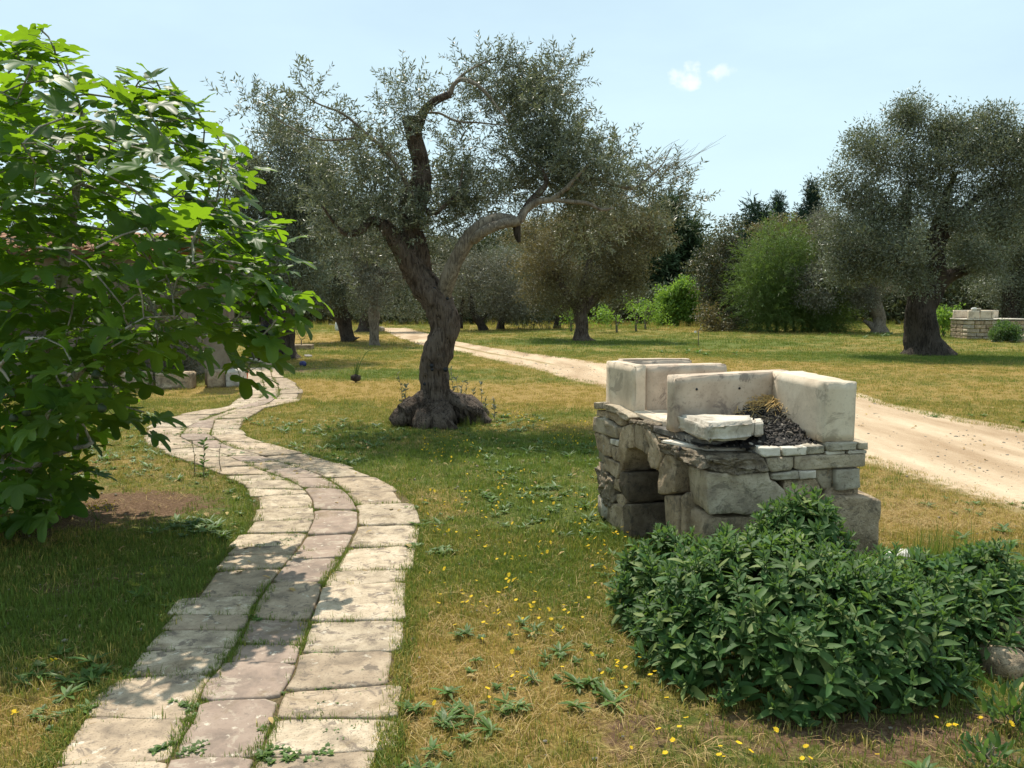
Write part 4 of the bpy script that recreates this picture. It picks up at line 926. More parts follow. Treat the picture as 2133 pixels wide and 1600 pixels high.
tree('olive_tree', 'olive tree with trunk leaning left beside the small holed stump tree', 'olive tree', (724, 711), [(735, 560, 110, 95), (700, 450, 80, 100), (780, 480, 70, 80), (650, 600, 50, 50, 1, -1)], M['olive_far'], TWF,
     [[(728, 714, 48), (724, 705, 34), (718, 680, 30), (708, 650, 32), (700, 600, 26), (715, 520, 16)]], M['bark_dark'], 1.0, GO, .6, dens=42, sc=(1., 1.6))
tree('olive_tree', 'olive tree with dark spreading foot between two nearer trunks', 'olive tree', (757, 691), [(770, 610, 70, 45), (800, 560, 60, 60), (850, 610, 60, 40)], M['olive_far'], TWF,
     [[(757, 693, 50), (757, 685, 26), (760, 668, 22), (768, 640, 18), (780, 590, 10)]], M['bark_dark'], .9, GO, .7, dens=36, sc=(1.2, 2.))
tree('olive_tree', 'slim straight olive trunk pierced by dark holes left of the road end', 'olive tree', (780, 719), [(790, 600, 60, 50), (800, 520, 60, 60), (750, 560, 50, 50)], M['olive_grey'], TWF,
     [[(781, 722, 26), (780, 710, 21), (780, 680, 20), (779, 655, 22), (782, 610, 14), (790, 550, 8)]], M['limb'], .9, GO, .5, dens=34, sc=(.9, 1.5))
tree('olive_tree', 'brown-tinged olive tree standing right of the sandy road bend', 'olive tree', (1212, 709), [(1230, 520, 110, 75), (1290, 440, 80, 40), (1110, 500, 70, 60, 1, 2), (1140, 560, 80, 70), (1320, 540, 70, 65), (1260, 600, 80, 40), (1200, 450, 90, 50), (1340, 480, 60, 45), (1150, 620, 60, 30)], M['olive_brown'], TWF,
     [[(1213, 713, 52), (1212, 700, 32), (1212, 675, 27), (1208, 650, 28), (1215, 600, 22), (1230, 540, 12)], [(1212, 660, 18), (1180, 610, 16), (1150, 560, 9)], [(1212, 650, 18), (1260, 600, 14), (1310, 560, 8)]], M['bark'], 1.0, GO, .55, dens=40, sc=(.9, 1.5))
tree('olive_tree', 'distant olive tree leaning right behind the brown-tinged one', 'olive tree', (1163, 684), [(1150, 590, 90, 55), (1090, 560, 70, 60)], M['olive_far'], TWF,
     [[(1160, 685, 18), (1163, 665, 14), (1170, 645, 14), (1160, 600, 9)]], M['bark_dark'], .9, GO, .8, dens=40, sc=(1.2, 2.))
tree('olive_tree', 'greyish thin-leaved olive tree just right of the big trunk across the road', 'olive tree', (1003, 688), [(1010, 580, 85, 80), (960, 555, 60, 65), (1050, 630, 60, 40)], M['olive_grey'], TWF,
     [[(1008, 690, 22), (1000, 672, 16), (985, 650, 13), (980, 610, 9)], [(958, 684, 12), (960, 660, 9), (965, 620, 6)]], M['bark_dark'], .9, GO, .7, dens=36, sc=(1.2, 2.))
tree('olive_tree', 'small dark olive tree on two stems behind the big trunk', 'olive tree', (1045, 686), [(1070, 620, 75, 50), (1100, 650, 40, 30)], M['olive_far'], TWF,
     [[(1043, 688, 20), (1045, 672, 14), (1055, 650, 10), (1070, 620, 6)]], M['bark_dark'], .9, GO, .7, dens=36, sc=(1.2, 2.))
tree('olive_tree', 'large old olive tree with massive flared trunk on the right lawn', 'olive tree', (1925, 738), [(1830, 440, 100, 90), (1900, 330, 90, 80), (1990, 320, 90, 70), (2080, 330, 80, 75), (1960, 450, 110, 90), (1830, 560, 75, 50, 1, -.5), (1770, 520, 80, 75), (2060, 450, 90, 80), (1800, 330, 50, 55), (1890, 260, 28, 34), (1985, 275, 40, 30), (1780, 420, 55, 50), (2150, 380, 80, 90), (2150, 290, 60, 45), (2090, 290, 50, 30), (1870, 500, 60, 50, .7, -1.3), (2050, 540, 60, 45, .8, -.8), (1900, 580, 45, 28, .6, -1.2), (1888, 238, 14, 22), (1960, 268, 22, 18), (2060, 252, 24, 16), (1795, 300, 26, 26), (1745, 400, 26, 26)], M['olive_far'], TWF,
     [[(1928, 745, 118), (1926, 730, 88), (1922, 705, 66), (1918, 660, 60), (1918, 625, 54), (1914, 590, 46), (1902, 540, 36), (1885, 470, 26), (1890, 400, 16)], [(1922, 650, 42), (1948, 605, 36), (1950, 550, 36), (1945, 510, 34), (1960, 440, 20), (1990, 360, 10)], [(1935, 620, 34), (1970, 580, 28), (2020, 560, 22), (2080, 550, 12)], [(1935, 560, 24), (1980, 470, 20), (2040, 410, 14), (2090, 380, 8)]], M['bark_dark'], 1.0, GO, .48, dens=36, sc=(.9, 1.4))
tree('olive_tree', 'silvery olive tree with pale broken trunk and sawn side branch', 'olive tree', (1838, 693), [(1760, 560, 85, 90), (1830, 610, 60, 40), (1700, 610, 60, 70), (1750, 470, 60, 50)], M['olive_grey'], TWF,
     [[(1832, 696, 40), (1830, 680, 30), (1831, 660, 27), (1822, 635, 30), (1815, 600, 22), (1800, 560, 14)], [(1826, 690, 22), (1818, 680, 16), (1806, 672, 9), (1799, 668, 7)]], M['limb'], 1.0, GO, .6, dens=40, sc=(1., 1.6))
tree('evergreen_tree', 'dense evergreen tree with fresh green top and drooping dark skirt at the right edge', 'tree', (2105, 700), [(2120, 500, 75, 80), (2160, 420, 60, 60), (2100, 590, 65, 60), (2170, 600, 80, 90), (2080, 480, 40, 40)], M['olive'], TWF,
     [[(2110, 704, 44), (2108, 680, 34), (2105, 640, 34), (2110, 580, 24), (2130, 500, 12)]], M['bark_dark'], 1.2, None, .5, dens=40, sc=(.9, 1.5))
# far side of the clearing
tree('pine_tree', 'tall rounded pine rising behind the brown-tinged olive', 'pine tree', (1388, 664), [(1390, 500, 62, 62), (1345, 480, 50, 45), (1400, 560, 75, 70), (1435, 540, 28, 60), (1375, 440, 35, 25), (1440, 600, 35, 40), (1330, 560, 50, 70)], M['pine'], TWC, [[(1388, 666, 20), (1388, 600, 14), (1388, 470, 6)]], M['bark_dark'], 1.4, None, .8, sc=(1.4, 2.6), dens=30)
tree('holm_oak', 'dark holm oak with lumpy crown left of the lime-green shrubbery', 'oak tree', (1525, 686), [(1520, 495, 42, 48), (1490, 560, 48, 65), (1545, 570, 45, 80), (1530, 640, 55, 50), (1480, 620, 28, 50)], M['oak'], TWB, [[(1525, 688, 24), (1525, 650, 16), (1525, 560, 8)]], M['bark_dark'], 1.0, None, .6)
tree('pine_tree', 'bluish pine beside the pointed cypress', 'pine tree', (1590, 668), [(1585, 460, 38, 35), (1560, 500, 35, 40), (1600, 520, 40, 50), (1590, 590, 50, 70)], M['conifer'], TWC, [[(1590, 670, 14), (1590, 560, 10), (1590, 440, 4)]], M['bark_dark'], 1.0, None, .9, sc=(1.3, 2.3), dens=20)
tree('cypress_tree', 'slim pointed cypress top rising over the wood', 'cypress', (1622, 664), [(1622, 430, 7, 26), (1622, 470, 15, 40), (1622, 540, 20, 60), (1622, 610, 22, 50)], M['conifer'], TWC, [[(1622, 666, 10), (1622, 560, 6), (1622, 410, 2)]], M['bark_dark'], 1.6, None, .4, sc=(.8, 1.4), dens=20, up=1.2)
tree('fir_tree', 'dark tiered fir with pointed tip between cypress and large olive', 'fir tree', (1690, 664), [(1690, 392, 5, 16), (1690, 415, 11, 14), (1690, 440, 24, 20), (1690, 470, 40, 24), (1665, 490, 28, 18), (1720, 480, 28, 26), (1690, 520, 60, 40), (1690, 590, 60, 60)], M['conifer'], TWC, [[(1690, 666, 12), (1690, 520, 8), (1690, 378, 2)]], M['bark_dark'], 1.0, None, .42, sc=(.8, 1.5), dens=20)
tree('copper_shrub_tree', 'tree with coppery young leaves above the lime-green shrubbery', 'tree', (1625, 680), [(1615, 495, 52, 42), (1590, 545, 42, 50), (1660, 505, 50, 45)], M['olive_brown'], TWB, [[(1625, 682, 14), (1622, 600, 10), (1618, 500, 4)]], M['bark_dark'], 1.0, None, .6)
tree('bamboo_thicket', 'feathery bright green bamboo thicket beside the holm oak', 'bamboo', (1640, 691), [(1615, 570, 55, 50, .8), (1600, 640, 52, 55, .8), (1680, 665, 60, 32, .8), (1660, 620, 50, 70, .8), (1710, 580, 52, 70, .8), (1640, 520, 48, 45, .8), (1730, 645, 45, 45, .8), (1590, 610, 40, 60, .8)], M['willow'], TWW, [[(1600 + k * 18, 692, 5), (1598 + k * 18 + random.uniform(-5, 5), 620, 4), (1595 + k * 19, 550, 2)] for k in range(7)], M['lime'], 1.5, None, .6, up=-.2, dens=36, sc=(1.0, 1.8), parts=('canes', 'foliage'))
tree('shrub', 'round bright green shrub between the pine and the holm oak', 'shrub', (1420, 678), [(1420, 618, 46, 38), (1400, 650, 45, 30), (1448, 650, 38, 35)], M['lime'], TWB, [[(1420, 680, 8), (1420, 650, 5), (1420, 610, 3)]], M['twig'], 1.3, None, .5, dens=30, sc=(.9, 1.5), parts=('stem', 'foliage'))
tree('shrub', 'low bronze shrub at the foot of the holm oak', 'shrub', (1505, 690), [(1500, 668, 22, 20), (1480, 660, 22, 22)], M['olive_brown'], TWB, [[(1505, 692, 5), (1503, 670, 3)]], M['twig'], 1.0, None, .5, dens=16, parts=('stem', 'foliage'))
tree('shrub', 'yellow-green shrub in the shade right of the massive olive trunk', 'shrub', (1965, 702), [(1962, 675, 20, 24), (1972, 655, 12, 16)], M['lime'], TWB, [[(1965, 704, 5), (1965, 670, 3)]], M['twig'], .9, None, .45, dens=14, parts=('stem', 'foliage'))
tree('shrub', 'yellow-green seedling shrub right of the first leaning olive', 'shrub', (660, 668), [(655, 655, 14, 8)], M['lime'], TWB, [[(660, 668, 3), (657, 655, 2)]], M['twig'], 1.0, None, .5, dens=14, parts=('stem', 'foliage'))
for k, (bx, by, L_, lab) in enumerate([(1285, 693, [(1280, 650, 25, 22), (1250, 660, 16, 16)], 'thin sapling with sparse light green leaves nearest the road'), (1325, 690, [(1320, 645, 28, 22)], 'taller light green sapling in the middle of the row'),
                                       (1345, 686, [(1350, 640, 24, 24), (1375, 660, 22, 22)], 'leafy young sapling next to the round bright shrub'), (1190, 690, [(1185, 660, 15, 12)], 'little light green sapling left of the brown-tinged olive trunk')]):
    tree('sapling', lab, 'sapling', (bx, by), L_, M['lime'], TWB, [[(bx, by + 1, 5), (bx - 2, by - 25, 3.5), (L_[0][0], L_[0][1], 2)], [(bx, by - 12, 3), (bx + 10, by - 35, 2)]], M['twig'], .55, 'light green saplings by the wood', .5, dens=9, sc=(.6, 1.1), parts=('stem', 'foliage'))
# the wood closing the view
def wood(name, xs, D, h0, h1, mt, n_, thick=8, temps=TWFAR, sc=(.8, 1.5), ph=0):
    x = RG.uniform(xs[0], xs[1], n_); y = D + RG.uniform(-thick / 2, thick / 2, n_)
    top = h0 + (h1 - h0) * (.5 + .5 * fbm(np.stack([x * .16, y * 0 + ph, x * 0], -1), 5, 3))
    z = top * (RG.random(n_) ** .6); p = np.stack([x, y, z], -1)
    p += RG.normal(0, .3, p.shape)
    me = scatter_mesh(name, temps, frames(rdir(n_) + np.array([0, 0, .3]), rdir(n_)), p, RG.uniform(*sc, n_), RG.integers(0, len(temps), n_)); return obj(name, me, mt)
tag(wood('wood', (-60, 60), 78, 5.0, 9.5, M['wood_far'], 40000, 16), 'dark wood closing the far side of the grove', None, kind='stuff')
tag(wood('undergrowth', (-30, 42), 56, 1.0, 3.8, M['wood_far'], 26000, 14, ph=3), 'dark undergrowth along the foot of the wood', None, kind='stuff')
tag(wood('dry_scrub', (-26, 14), 58, .3, 1.3, M['olive_brown'], 2500, 12, sc=(.4, .9), ph=7), 'pale dry scrub and tall grass beyond the end of the road', None, kind='stuff')

# ------------------------------------------------------------------ fig tree
def fig_leaf(seed, fold=.22, droop=.35):
    r = np.random.default_rng(seed)
    lobes = [(90, 1.0), (38, .84), (142, .84), (-22, .56), (202, .56)] if seed % 3 else [(90, 1.0), (32, .72), (148, .72)]
    lobes = sorted(lobes); A = [l[0] for l in lobes]; out = []
    for i_, (a, l) in enumerate(lobes):
        l = l * r.uniform(.92, 1.08); w = 17.5 if len(lobes) == 5 else 23
        out += [(a - w * 1.05, l * .62), (a - w * .75, l * .84), (a - w * .35, l * .97), (a, l), (a + w * .35, l * .97), (a + w * .75, l * .84), (a + w * 1.05, l * .62)]
        if i_ < len(lobes) - 1: out.append(((a + lobes[i_ + 1][0]) / 2, .46 + .06 * r.random()))
    out.append((A[-1] + 42, .30)); out.insert(0, (A[0] - 42, .30)); out.append((270, .04))
    P = np.array([[math.cos(R(a)) * l, math.sin(R(a)) * l + .22, 0] for a, l in out])
    c = np.array([[0, .22, 0]]); I = c + (P - c) * .55; V = np.vstack([c, I, P])
    V[:, 2] = -droop * ((V[:, 1] - .2) ** 2) * .5 - droop * .35 * V[:, 0] ** 2 + .05 * np.sin(V[:, 0] * 9 + seed) * np.abs(V[:, 0]) + .05 * np.sin(V[:, 1] * 8 + seed * 2) * np.abs(V[:, 0])
    ang = np.degrees(np.arctan2(V[:, 1] - .22, V[:, 0])); rr = np.hypot(V[:, 0], V[:, 1] - .22)
    for a, l in lobes:                                 # each lobe folds a little on its rib
        dd = np.abs((ang - a + 180) % 360 - 180); V[:, 2] += fold * rr * np.clip(dd, 0, 16) / 16 * .22
    V[:, 0] *= 1 + fold * .1 * r.normal()
    n_ = len(P); j = np.arange(n_); j2 = (j + 1) % n_
    T = np.vstack([np.stack([j * 0, 1 + j, 1 + j2], -1), np.stack([1 + j, 1 + n_ + j, 1 + n_ + j2], -1), np.stack([1 + j, 1 + n_ + j2, 1 + j2], -1)])
    return V, T, np.zeros(len(T))
FL = [fig_leaf(k, .3, random.uniform(.3, 1.0)) for k in range(9)]
FSIL = np.array([(-330, 60), (-120, 40), (20, 90), (75, 45), (130, 100), (160, 160), (215, 185), (235, 150), (310, 145), (350, 170), (400, 200), (440, 240), (470, 290), (505, 320), (520, 350), (500, 400), (540, 440), (585, 490), (590, 540), (632, 590), (628, 650), (575, 680), (540, 715), (535, 780), (500, 790), (480, 700), (455, 680), (420, 730), (385, 765), (350, 800), (300, 850), (290, 890), (230, 905), (190, 960), (150, 1040), (90, 1090), (0, 1110), (-330, 1080)], float)
def inpoly(px, py, Q):
    c = np.zeros(len(px), bool); n_ = len(Q)
    for i_ in range(n_):
        a, b_ = Q[i_], Q[i_ - 1]
        k_ = ((a[1] > py) != (b_[1] > py)) & (px < (b_[0] - a[0]) * (py - a[1]) / (b_[1] - a[1] + 1e-9) + a[0]); c ^= k_
    return c
def edist(px, py, Q):
    d = np.full(len(px), 1e9)
    for i_ in range(len(Q)):
        a, b_ = Q[i_], Q[i_ - 1]; ab = b_ - a; t_ = np.clip(((px - a[0]) * ab[0] + (py - a[1]) * ab[1]) / ab.dot(ab), 0, 1)
        d = np.minimum(d, np.hypot(px - a[0] - ab[0] * t_, py - a[1] - ab[1] * t_))
    return d
n_ = 3200
cx = RG.uniform(-330, 640, n_); cy = RG.uniform(40, 1110, n_); k_ = inpoly(cx, cy, FSIL); cx, cy = cx[k_], cy[k_]
ed = edist(cx, cy, FSIL); k_ = (ed > 20) & (RG.random(len(cx)) < np.where(cy > 720, .8, np.where(cx < 0, .6, 1))); cx, cy, ed = cx[k_], cy[k_], ed[k_]
dm = np.interp(cx, [-330, 300, 640], [5.5, 5.2, 4.75]) ; wd = np.minimum(1.25, .25 + ed * .0075)
yy = dm + RG.uniform(-.8, 1.1, len(cx)) * wd
P = np.array([Z(a, b_, c_) for a, b_, c_ in zip(cx, cy, yy)])
low = P[:, 2] > .22 + .0 * P[:, 0]; P = P[low]
# thin out to an even spacing of shoots
keepi = []
for i_ in range(len(P)):
    if all(np.linalg.norm(P[i_] - P[j_]) > .222 for j_ in keepi): keepi.append(i_)
    if len(keepi) > 680: break
FX = [(60, 75), (85, 62), (110, 95), (40, 95), (135, 130), (235, 178), (295, 165), (325, 168), (355, 195), (400, 215), (425, 250), (470, 300), (500, 335), (555, 455), (585, 505), (580, 560), (612, 600), (600, 640), (575, 665), (545, 700), (530, 745), (515, 770), (540, 600), (500, 560), (480, 470), (450, 420), (330, 760), (300, 860), (170, 980), (110, 1040), (10, 1060)]
shoots = np.vstack([P[keepi], [Z(a_, b_, np.interp(a_, [-330, 300, 640], [5.3, 5.1, 4.75]) + random.uniform(-.25, .25)) for a_, b_ in FX]])
figX = empty('fig_tree', (-3.45, 5.9, 0), 'leafy fig tree with big lobed leaves overhanging the left side of the paved path', 'fig tree')
fb = [[(-3.45, 5.9, -.05, .10), (-3.42, 5.88, .5, .085), (-3.3, 5.8, 1.0, .075), (-3.05, 5.65, 1.5, .06), (-2.85, 5.5, 2.1, .045), (-2.7, 5.4, 2.7, .025)],
      [(-3.42, 5.88, .4, .06), (-3.1, 5.5, .75, .05), (-2.7, 5.2, 1.1, .04), (-2.2, 5.0, 1.45, .03), (-1.75, 4.9, 1.65, .018)],
      [(-3.4, 5.85, .8, .055), (-3.6, 5.4, 1.2, .045), (-3.5, 5.0, 1.6, .035), (-3.3, 4.9, 2.3, .025), (-3.2, 5.0, 2.9, .015)],
      [(-3.44, 5.9, .3, .06), (-3.25, 5.2, .65, .05), (-3.0, 4.7, 1.0, .035), (-2.7, 4.4, 1.2, .02)],
      [(-3.44, 5.9, .3, .055), (-3.0, 5.9, .8, .045), (-2.5, 5.8, 1.3, .035), (-2.1, 5.6, 1.9, .025), (-1.95, 5.5, 2.3, .015)],
      [(-3.3, 5.2, .55, .04), (-2.9, 4.9, .55, .03), (-2.5, 4.9, .7, .02)]]
nodes = []; mb = Mb()
for b_ in fb:
    Q = smooth_path(np.array(b_, float), 7); mb.tube(Q[:, :3] + RG.normal(0, .006, (len(Q), 3)), Q[:, 3] * .62, 10, .12, len(nodes), True, .08, 12)
    nodes += [(q[:3], q[3] * .6) for q in Q]
child('trunk', mb.mesh('trunk'), M['figbark'], figX)
mb = connect(nodes, list(shoots), .006, .013, .10)
child('branches', mb.mesh('branches'), M['figbark'], figX)['kind'] = 'stuff'
cenf = np.array([-3.0, 5.4, 1.2])
lp, ly, lu, ls, stem = [], [], [], [], Mb()
for q in shoots:
    ax = q - cenf; ax = ax / np.linalg.norm(ax) * .6 + np.array([0, 0, .8]); ax /= np.linalg.norm(ax)
    m_ = random.randint(4, 6); a0_ = random.uniform(0, 6.28)
    u_ = np.cross(ax, [0, 1, .1]); u_ /= np.linalg.norm(u_); w_ = np.cross(ax, u_)
    for k in range(m_):
        a = a0_ + k * 2.4 + random.gauss(0, .2); rad_ = u_ * math.cos(a) + w_ * math.sin(a); el = .25 + .9 * (k / m_)
        d_ = rad_ + ax * el; d_ /= np.linalg.norm(d_); pb = q - ax * (.10 * (1 - k / m_)); pl = random.uniform(.05, .10); pe = pb + d_ * pl + np.array([0, 0, -.01])
        y_ = d_ * 1.0 + np.array([0, 0, random.uniform(-1.0, .0)]) + RG.normal(0, .12, 3)
        lp.append(pe); ly.append(y_); lu.append(np.array([0, 0, 1.0]) + ax * .4 + RG.normal(0, .28, 3)); ls.append(random.uniform(.105, .17) * (1 - .45 * (k == m_ - 1)))
        stem.tube([pb, (pb + pe) / 2 + [0, 0, -.006], pe + (y_ / np.linalg.norm(y_)) * ls[-1] * .2], [.003, .0024, .002], 3, cap=False)
lp, ly, lu, ls = map(np.array, (lp, ly, lu, ls))
child('petioles', stem.mesh('petioles'), M['lime'], figX)['kind'] = 'stuff'
Mx = frames(ly, lu); idx = RG.integers(0, len(FL), len(lp))
# the 300 leaves that show largest are parts, the rest one part of kind stuff
px, py = to_px(lp); vis = (px > 0) & (px < 2133) & (py > 0) & (py < 1600)
score = np.where(vis, ls / lp[:, 1] * (1 + .5 * (lp[:, 1] < 4.9)), 0); order = np.argsort(-score); big = order[:300]; rest = order[300:]
FM = [mesh_np('leaf', v, None, t_, True) for v, t_, a in FL]
for m_ in FM: m_.materials.append(M['fig'])
def leaf_objects(big, Mx, pos, scl, idx, meshes, par):
    for i_ in big:
        o = bpy.data.objects.new('leaf', meshes[idx[i_]]); C.objects.link(o); o.parent = par
        m4 = Matrix([[*(Mx[i_][r_] * scl[i_]), pos[i_][r_] - par.location[r_]] for r_ in range(3)] + [[0, 0, 0, 1]]); o.matrix_local = m4
leaf_objects(big, Mx, lp, ls, idx, FM, figX)
o = child('foliage', scatter_mesh('foliage', FL, Mx[rest], lp[rest], ls[rest], idx[rest], True), M['fig'], figX); o['kind'] = 'stuff'
ft = rock_temp(3)[0]
bmf = bmesh.new(); bmesh.ops.create_uvsphere(bmf, u_segments=12, v_segments=8, radius=1); FV = np.array([v.co[:] for v in bmf.verts]); FT = [[v.index for v in f.verts] for f in bmf.faces]; bmf.free()
FV = FV * np.array([1, 1, 1.15]); FV[:, :2] *= (1 - .25 * FV[:, 2:3])
fme = bpy.data.meshes.new('fig_fruit'); fme.from_pydata([tuple(v * .022) for v in FV], [], FT); fme.materials.append(M['figfruit'])
for p_ in fme.polygons: p_.use_smooth = True
for px, py in ((187, 328), (200, 780), (212, 850), (55, 858), (28, 870), (400, 545), (392, 410)):
    o = obj('fig', fme, None, figX); o.location = Vector(Z(px, py, 4.35 if py > 700 else 4.7)) - Vector(figX.location); o.rotation_euler = (random.uniform(-.5, .5), random.uniform(-.5, .5), 0)

# ------------------------------------------------------------------ sage bush
sageX = empty('sage_bush', (1.2, 3.6, 0), 'wide sage bush with soft grey-green leaves in front of the stone barbecue', 'bush')
SB = [((1.12, 3.56, .02), (.58, .68, .48)), ((1.85, 3.72, .02), (.54, .43, .36)), ((1.42, 4.02, .05), (.30, .25, .56)), ((1.42, 3.42, .02), (.46, .48, .42)), ((.80, 3.93, .02), (.32, .34, .42)), ((2.24, 3.84, .02), (.28, .26, .37))]
def sage_shape(v, w, L_, fold, bend):
    return (*blade_leaf(L_, w, fold, bend, 5),)
def sl_(seed):
    r = np.random.default_rng(seed); v, t_ = blade_leaf(1.0, r.uniform(.30, .40), .35, r.uniform(-.05, .35), 5); v = v.copy(); v[:, 0] += .06 * np.sin(v[:, 1] * 4 + seed) * v[:, 1]; return v, t_, np.zeros(len(t_))
SL = [sl_(k) for k in range(8)]
bp, ba = [], []
for (c, r_) in SB:
    n_ = int(620 * (r_[0] * r_[1] + r_[0] * r_[2]) / .5); d = rdir(n_, -.15, 1); sh = np.where(RG.random(n_) < .66, RG.uniform(.9, 1.03, n_), RG.uniform(.45, .9, n_)) * (1 + .10 * fbm(d * 3.3 + c[0] * 5, 3, 2))
    p = np.array(c) + d * sh[:, None] * np.array(r_); nn = d / np.array(r_); nn /= np.linalg.norm(nn, axis=1)[:, None]; bp.append(p); ba.append(nn * .62 + np.array([0, 0, .62]) + RG.normal(0, .16, p.shape))
bp = np.vstack(bp); ba = np.vstack(ba); ok = (bp[:, 2] > .03) & (bp[:, 1] < Cn[1] - .10 + (bp[:, 0] - Cn[0]) * .085)
for (c, r_) in SB: ok &= (((bp - np.array(c)) / np.array(r_)) ** 2).sum(1) > .45
bp, ba = bp[ok], ba[ok]; ba /= np.linalg.norm(ba, axis=1)[:, None]
sp, sy, su, ss = [], [], [], []; stem = Mb()
for q, ax in zip(bp, ba):
    u_ = np.cross(ax, [0, 1, .1]); u_ /= np.linalg.norm(u_); w_ = np.cross(ax, u_); a0_ = random.uniform(0, 6.28); big_ = random.uniform(.65, 1.2)
    stem.tube([q - ax * .16 + [0, 0, -.03], q - ax * .06, q + ax * .03], [.0035, .003, .0015], 3, cap=False)
    for k in range(10):
        lev = k // 2; a = a0_ + (k % 2) * math.pi + lev * math.pi / 2 + random.gauss(0, .15); rad_ = u_ * math.cos(a) + w_ * math.sin(a)
        el = (.05, .35, .8, 1.5, 2.6)[lev]; L_ = (.085, .085, .066, .045, .026)[lev] * big_ * random.uniform(.85, 1.15)
        d_ = rad_ + ax * el; sp.append(q + ax * (-.07 + lev * .022)); sy.append(d_ + RG.normal(0, .08, 3)); su.append(ax - rad_ * .1 + RG.normal(0, .15, 3)); ss.append(L_)
sp, sy, su, ss = map(np.array, (sp, sy, su, ss))
tip_ = sp + sy / np.linalg.norm(sy, axis=1)[:, None] * ss[:, None]
ok = (tip_[:, 1] < Cn[1] - .02 + (tip_[:, 0] - Cn[0]) * .085) & (tip_[:, 2] > .01); sp, sy, su, ss = sp[ok], sy[ok], su[ok], ss[ok]
child('stems', stem.mesh('stems'), M['sage'], sageX)['kind'] = 'stuff'
Mx = frames(sy, su); idx = RG.integers(0, len(SL), len(sp)); px, py = to_px(sp)
front = np.zeros(len(sp))
score = np.where((px > 0) & (px < 2120) & (py < 1590), ss / sp[:, 1] * (.4 + sp[:, 2]), 0); order = np.argsort(-score); big = order[:300]; rest = order[300:]
SM = [mesh_np('leaf', v, None, t_, True) for v, t_, a in SL]
for m_ in SM: m_.materials.append(M['sage'])
leaf_objects(big, Mx, sp, ss, idx, SM, sageX)
o = child('foliage', scatter_mesh('foliage', SL, Mx[rest], sp[rest], ss[rest], idx[rest], True), M['sage'], sageX); o['kind'] = 'stuff'

# small separate sage plants and rocks round it
def small_plant(name, label, cat, c, rx, h, n_, mt, temps, sc, group=None, up=.7):
    X = empty(name, (c[0], c[1], 0), label, cat, group); d = rdir(n_, .0, 1); p = np.array([c[0], c[1], .0]) + d * np.array([rx, rx, h]) * RG.uniform(.3, 1, n_)[:, None]
    o = child('foliage', scatter_mesh('foliage', temps, frames(d * .8 + np.array([0, 0, up]) + RG.normal(0, .35, d.shape), rdir(n_)), p, RG.uniform(*sc, n_), RG.integers(0, len(temps), n_), True), mt, X); o['kind'] = 'stuff'
    mb = Mb()
    for k in range(max(3, min(9, n_ // 12))):
        q = p[k * 2 % n_]; mb.tube(smooth_path([np.array([c[0], c[1], -.01]) + RG.normal(0, .01, 3), (np.array([c[0], c[1], 0]) + q) / 2 + [0, 0, .02], q], 4), np.linspace(.004, .0015, 9), 4, cap=False)
    child('stem', mb.mesh('stem'), M['twig'], X); return X
g_ = G(2110, 1500); small_plant('sage_plant', 'small young sage plant on bare soil at the bottom right corner', 'plant', g_, .16, .15, 150, M['sage'], SL, (.03, .06))
g_ = G(2060, 1590); small_plant('sage_plant', 'tiny grey sage seedling below the young sage plant', 'plant', g_, .10, .10, 70, M['sage'], SL, (.025, .05))
def boulder(c, r_, label, mt='rock', seed=0, name='rock', group=None):
    bm = bmesh.new(); bmesh.ops.create_icosphere(bm, subdivisions=4, radius=1); V = np.array([v.co[:] for v in bm.verts]); F_ = [[v.index for v in f.verts] for f in bm.faces]; bm.free()
    V = np.sign(V) * np.abs(V) ** .72; V *= (1 + .16 * fbm(V * 1.3 + seed * 5, seed) + .05 * fbm(V * 5 + seed, seed + 2, 3))[:, None]; V *= np.array(r_)
    me = mesh_np(name, V, None, np.array(F_)); o = obj(name, me, M[mt], None, (c[0], c[1], c[2] if len(c) > 2 and c[2] else r_[2] * .55)); tag(o, label, 'rock', group); o.rotation_euler[2] = seed; return o
g_ = G(2085, 1395); boulder((g_[0], g_[1]), (.10, .08, .07), 'rounded brown rock under the right end of the sage bush', 'rubble', seed=2)
g_ = G(2128, 1360); boulder((g_[0] + .05, g_[1] + .05), (.13, .11, .09), 'rock cut by the right edge of the photo beside the sage bush', 'rubble', seed=5)
g_ = G(1892, 1168); boulder((g_[0], g_[1], .02), (.13, .07, .045), 'flat white stone half hidden behind the sage bush', 'white', 3)

# ------------------------------------------------------------------ grass, weeds and litter (uncountable: instanced)
def tuft(seed, nb, rad_, h0, h1, w, lean=.35, flat=0.):
    r = np.random.default_rng(seed); V, T, A = [], [], []; n = 0
    for k in range(nb):
        a = r.uniform(0, 6.28); rr = rad_ * math.sqrt(r.random()); b_ = np.array([math.cos(a) * rr, math.sin(a) * rr, -.004]); h = r.uniform(h0, h1)
        ld_ = r.uniform(0, 6.28); le = abs(r.normal(0, lean)) + flat; d = np.array([math.cos(ld_), math.sin(ld_), 0]); s_ = np.array([-d[1], d[0], 0]); ww = w * r.uniform(.7, 1.3) / 2
        m_ = b_ + d * h * .35 * le + np.array([0, 0, h * .55]); t_ = b_ + d * h * le + np.array([0, 0, h * max(.25, 1 - .35 * le)])
        V += [b_ - s_ * ww, b_ + s_ * ww, m_ - s_ * ww * .8, m_ + s_ * ww * .8, t_]; T += [[n, n + 1, n + 3], [n, n + 3, n + 2], [n + 2, n + 3, n + 4]]; A += [r.random()] * 3; n += 5
    return np.array(V), np.array(T), np.array(A)
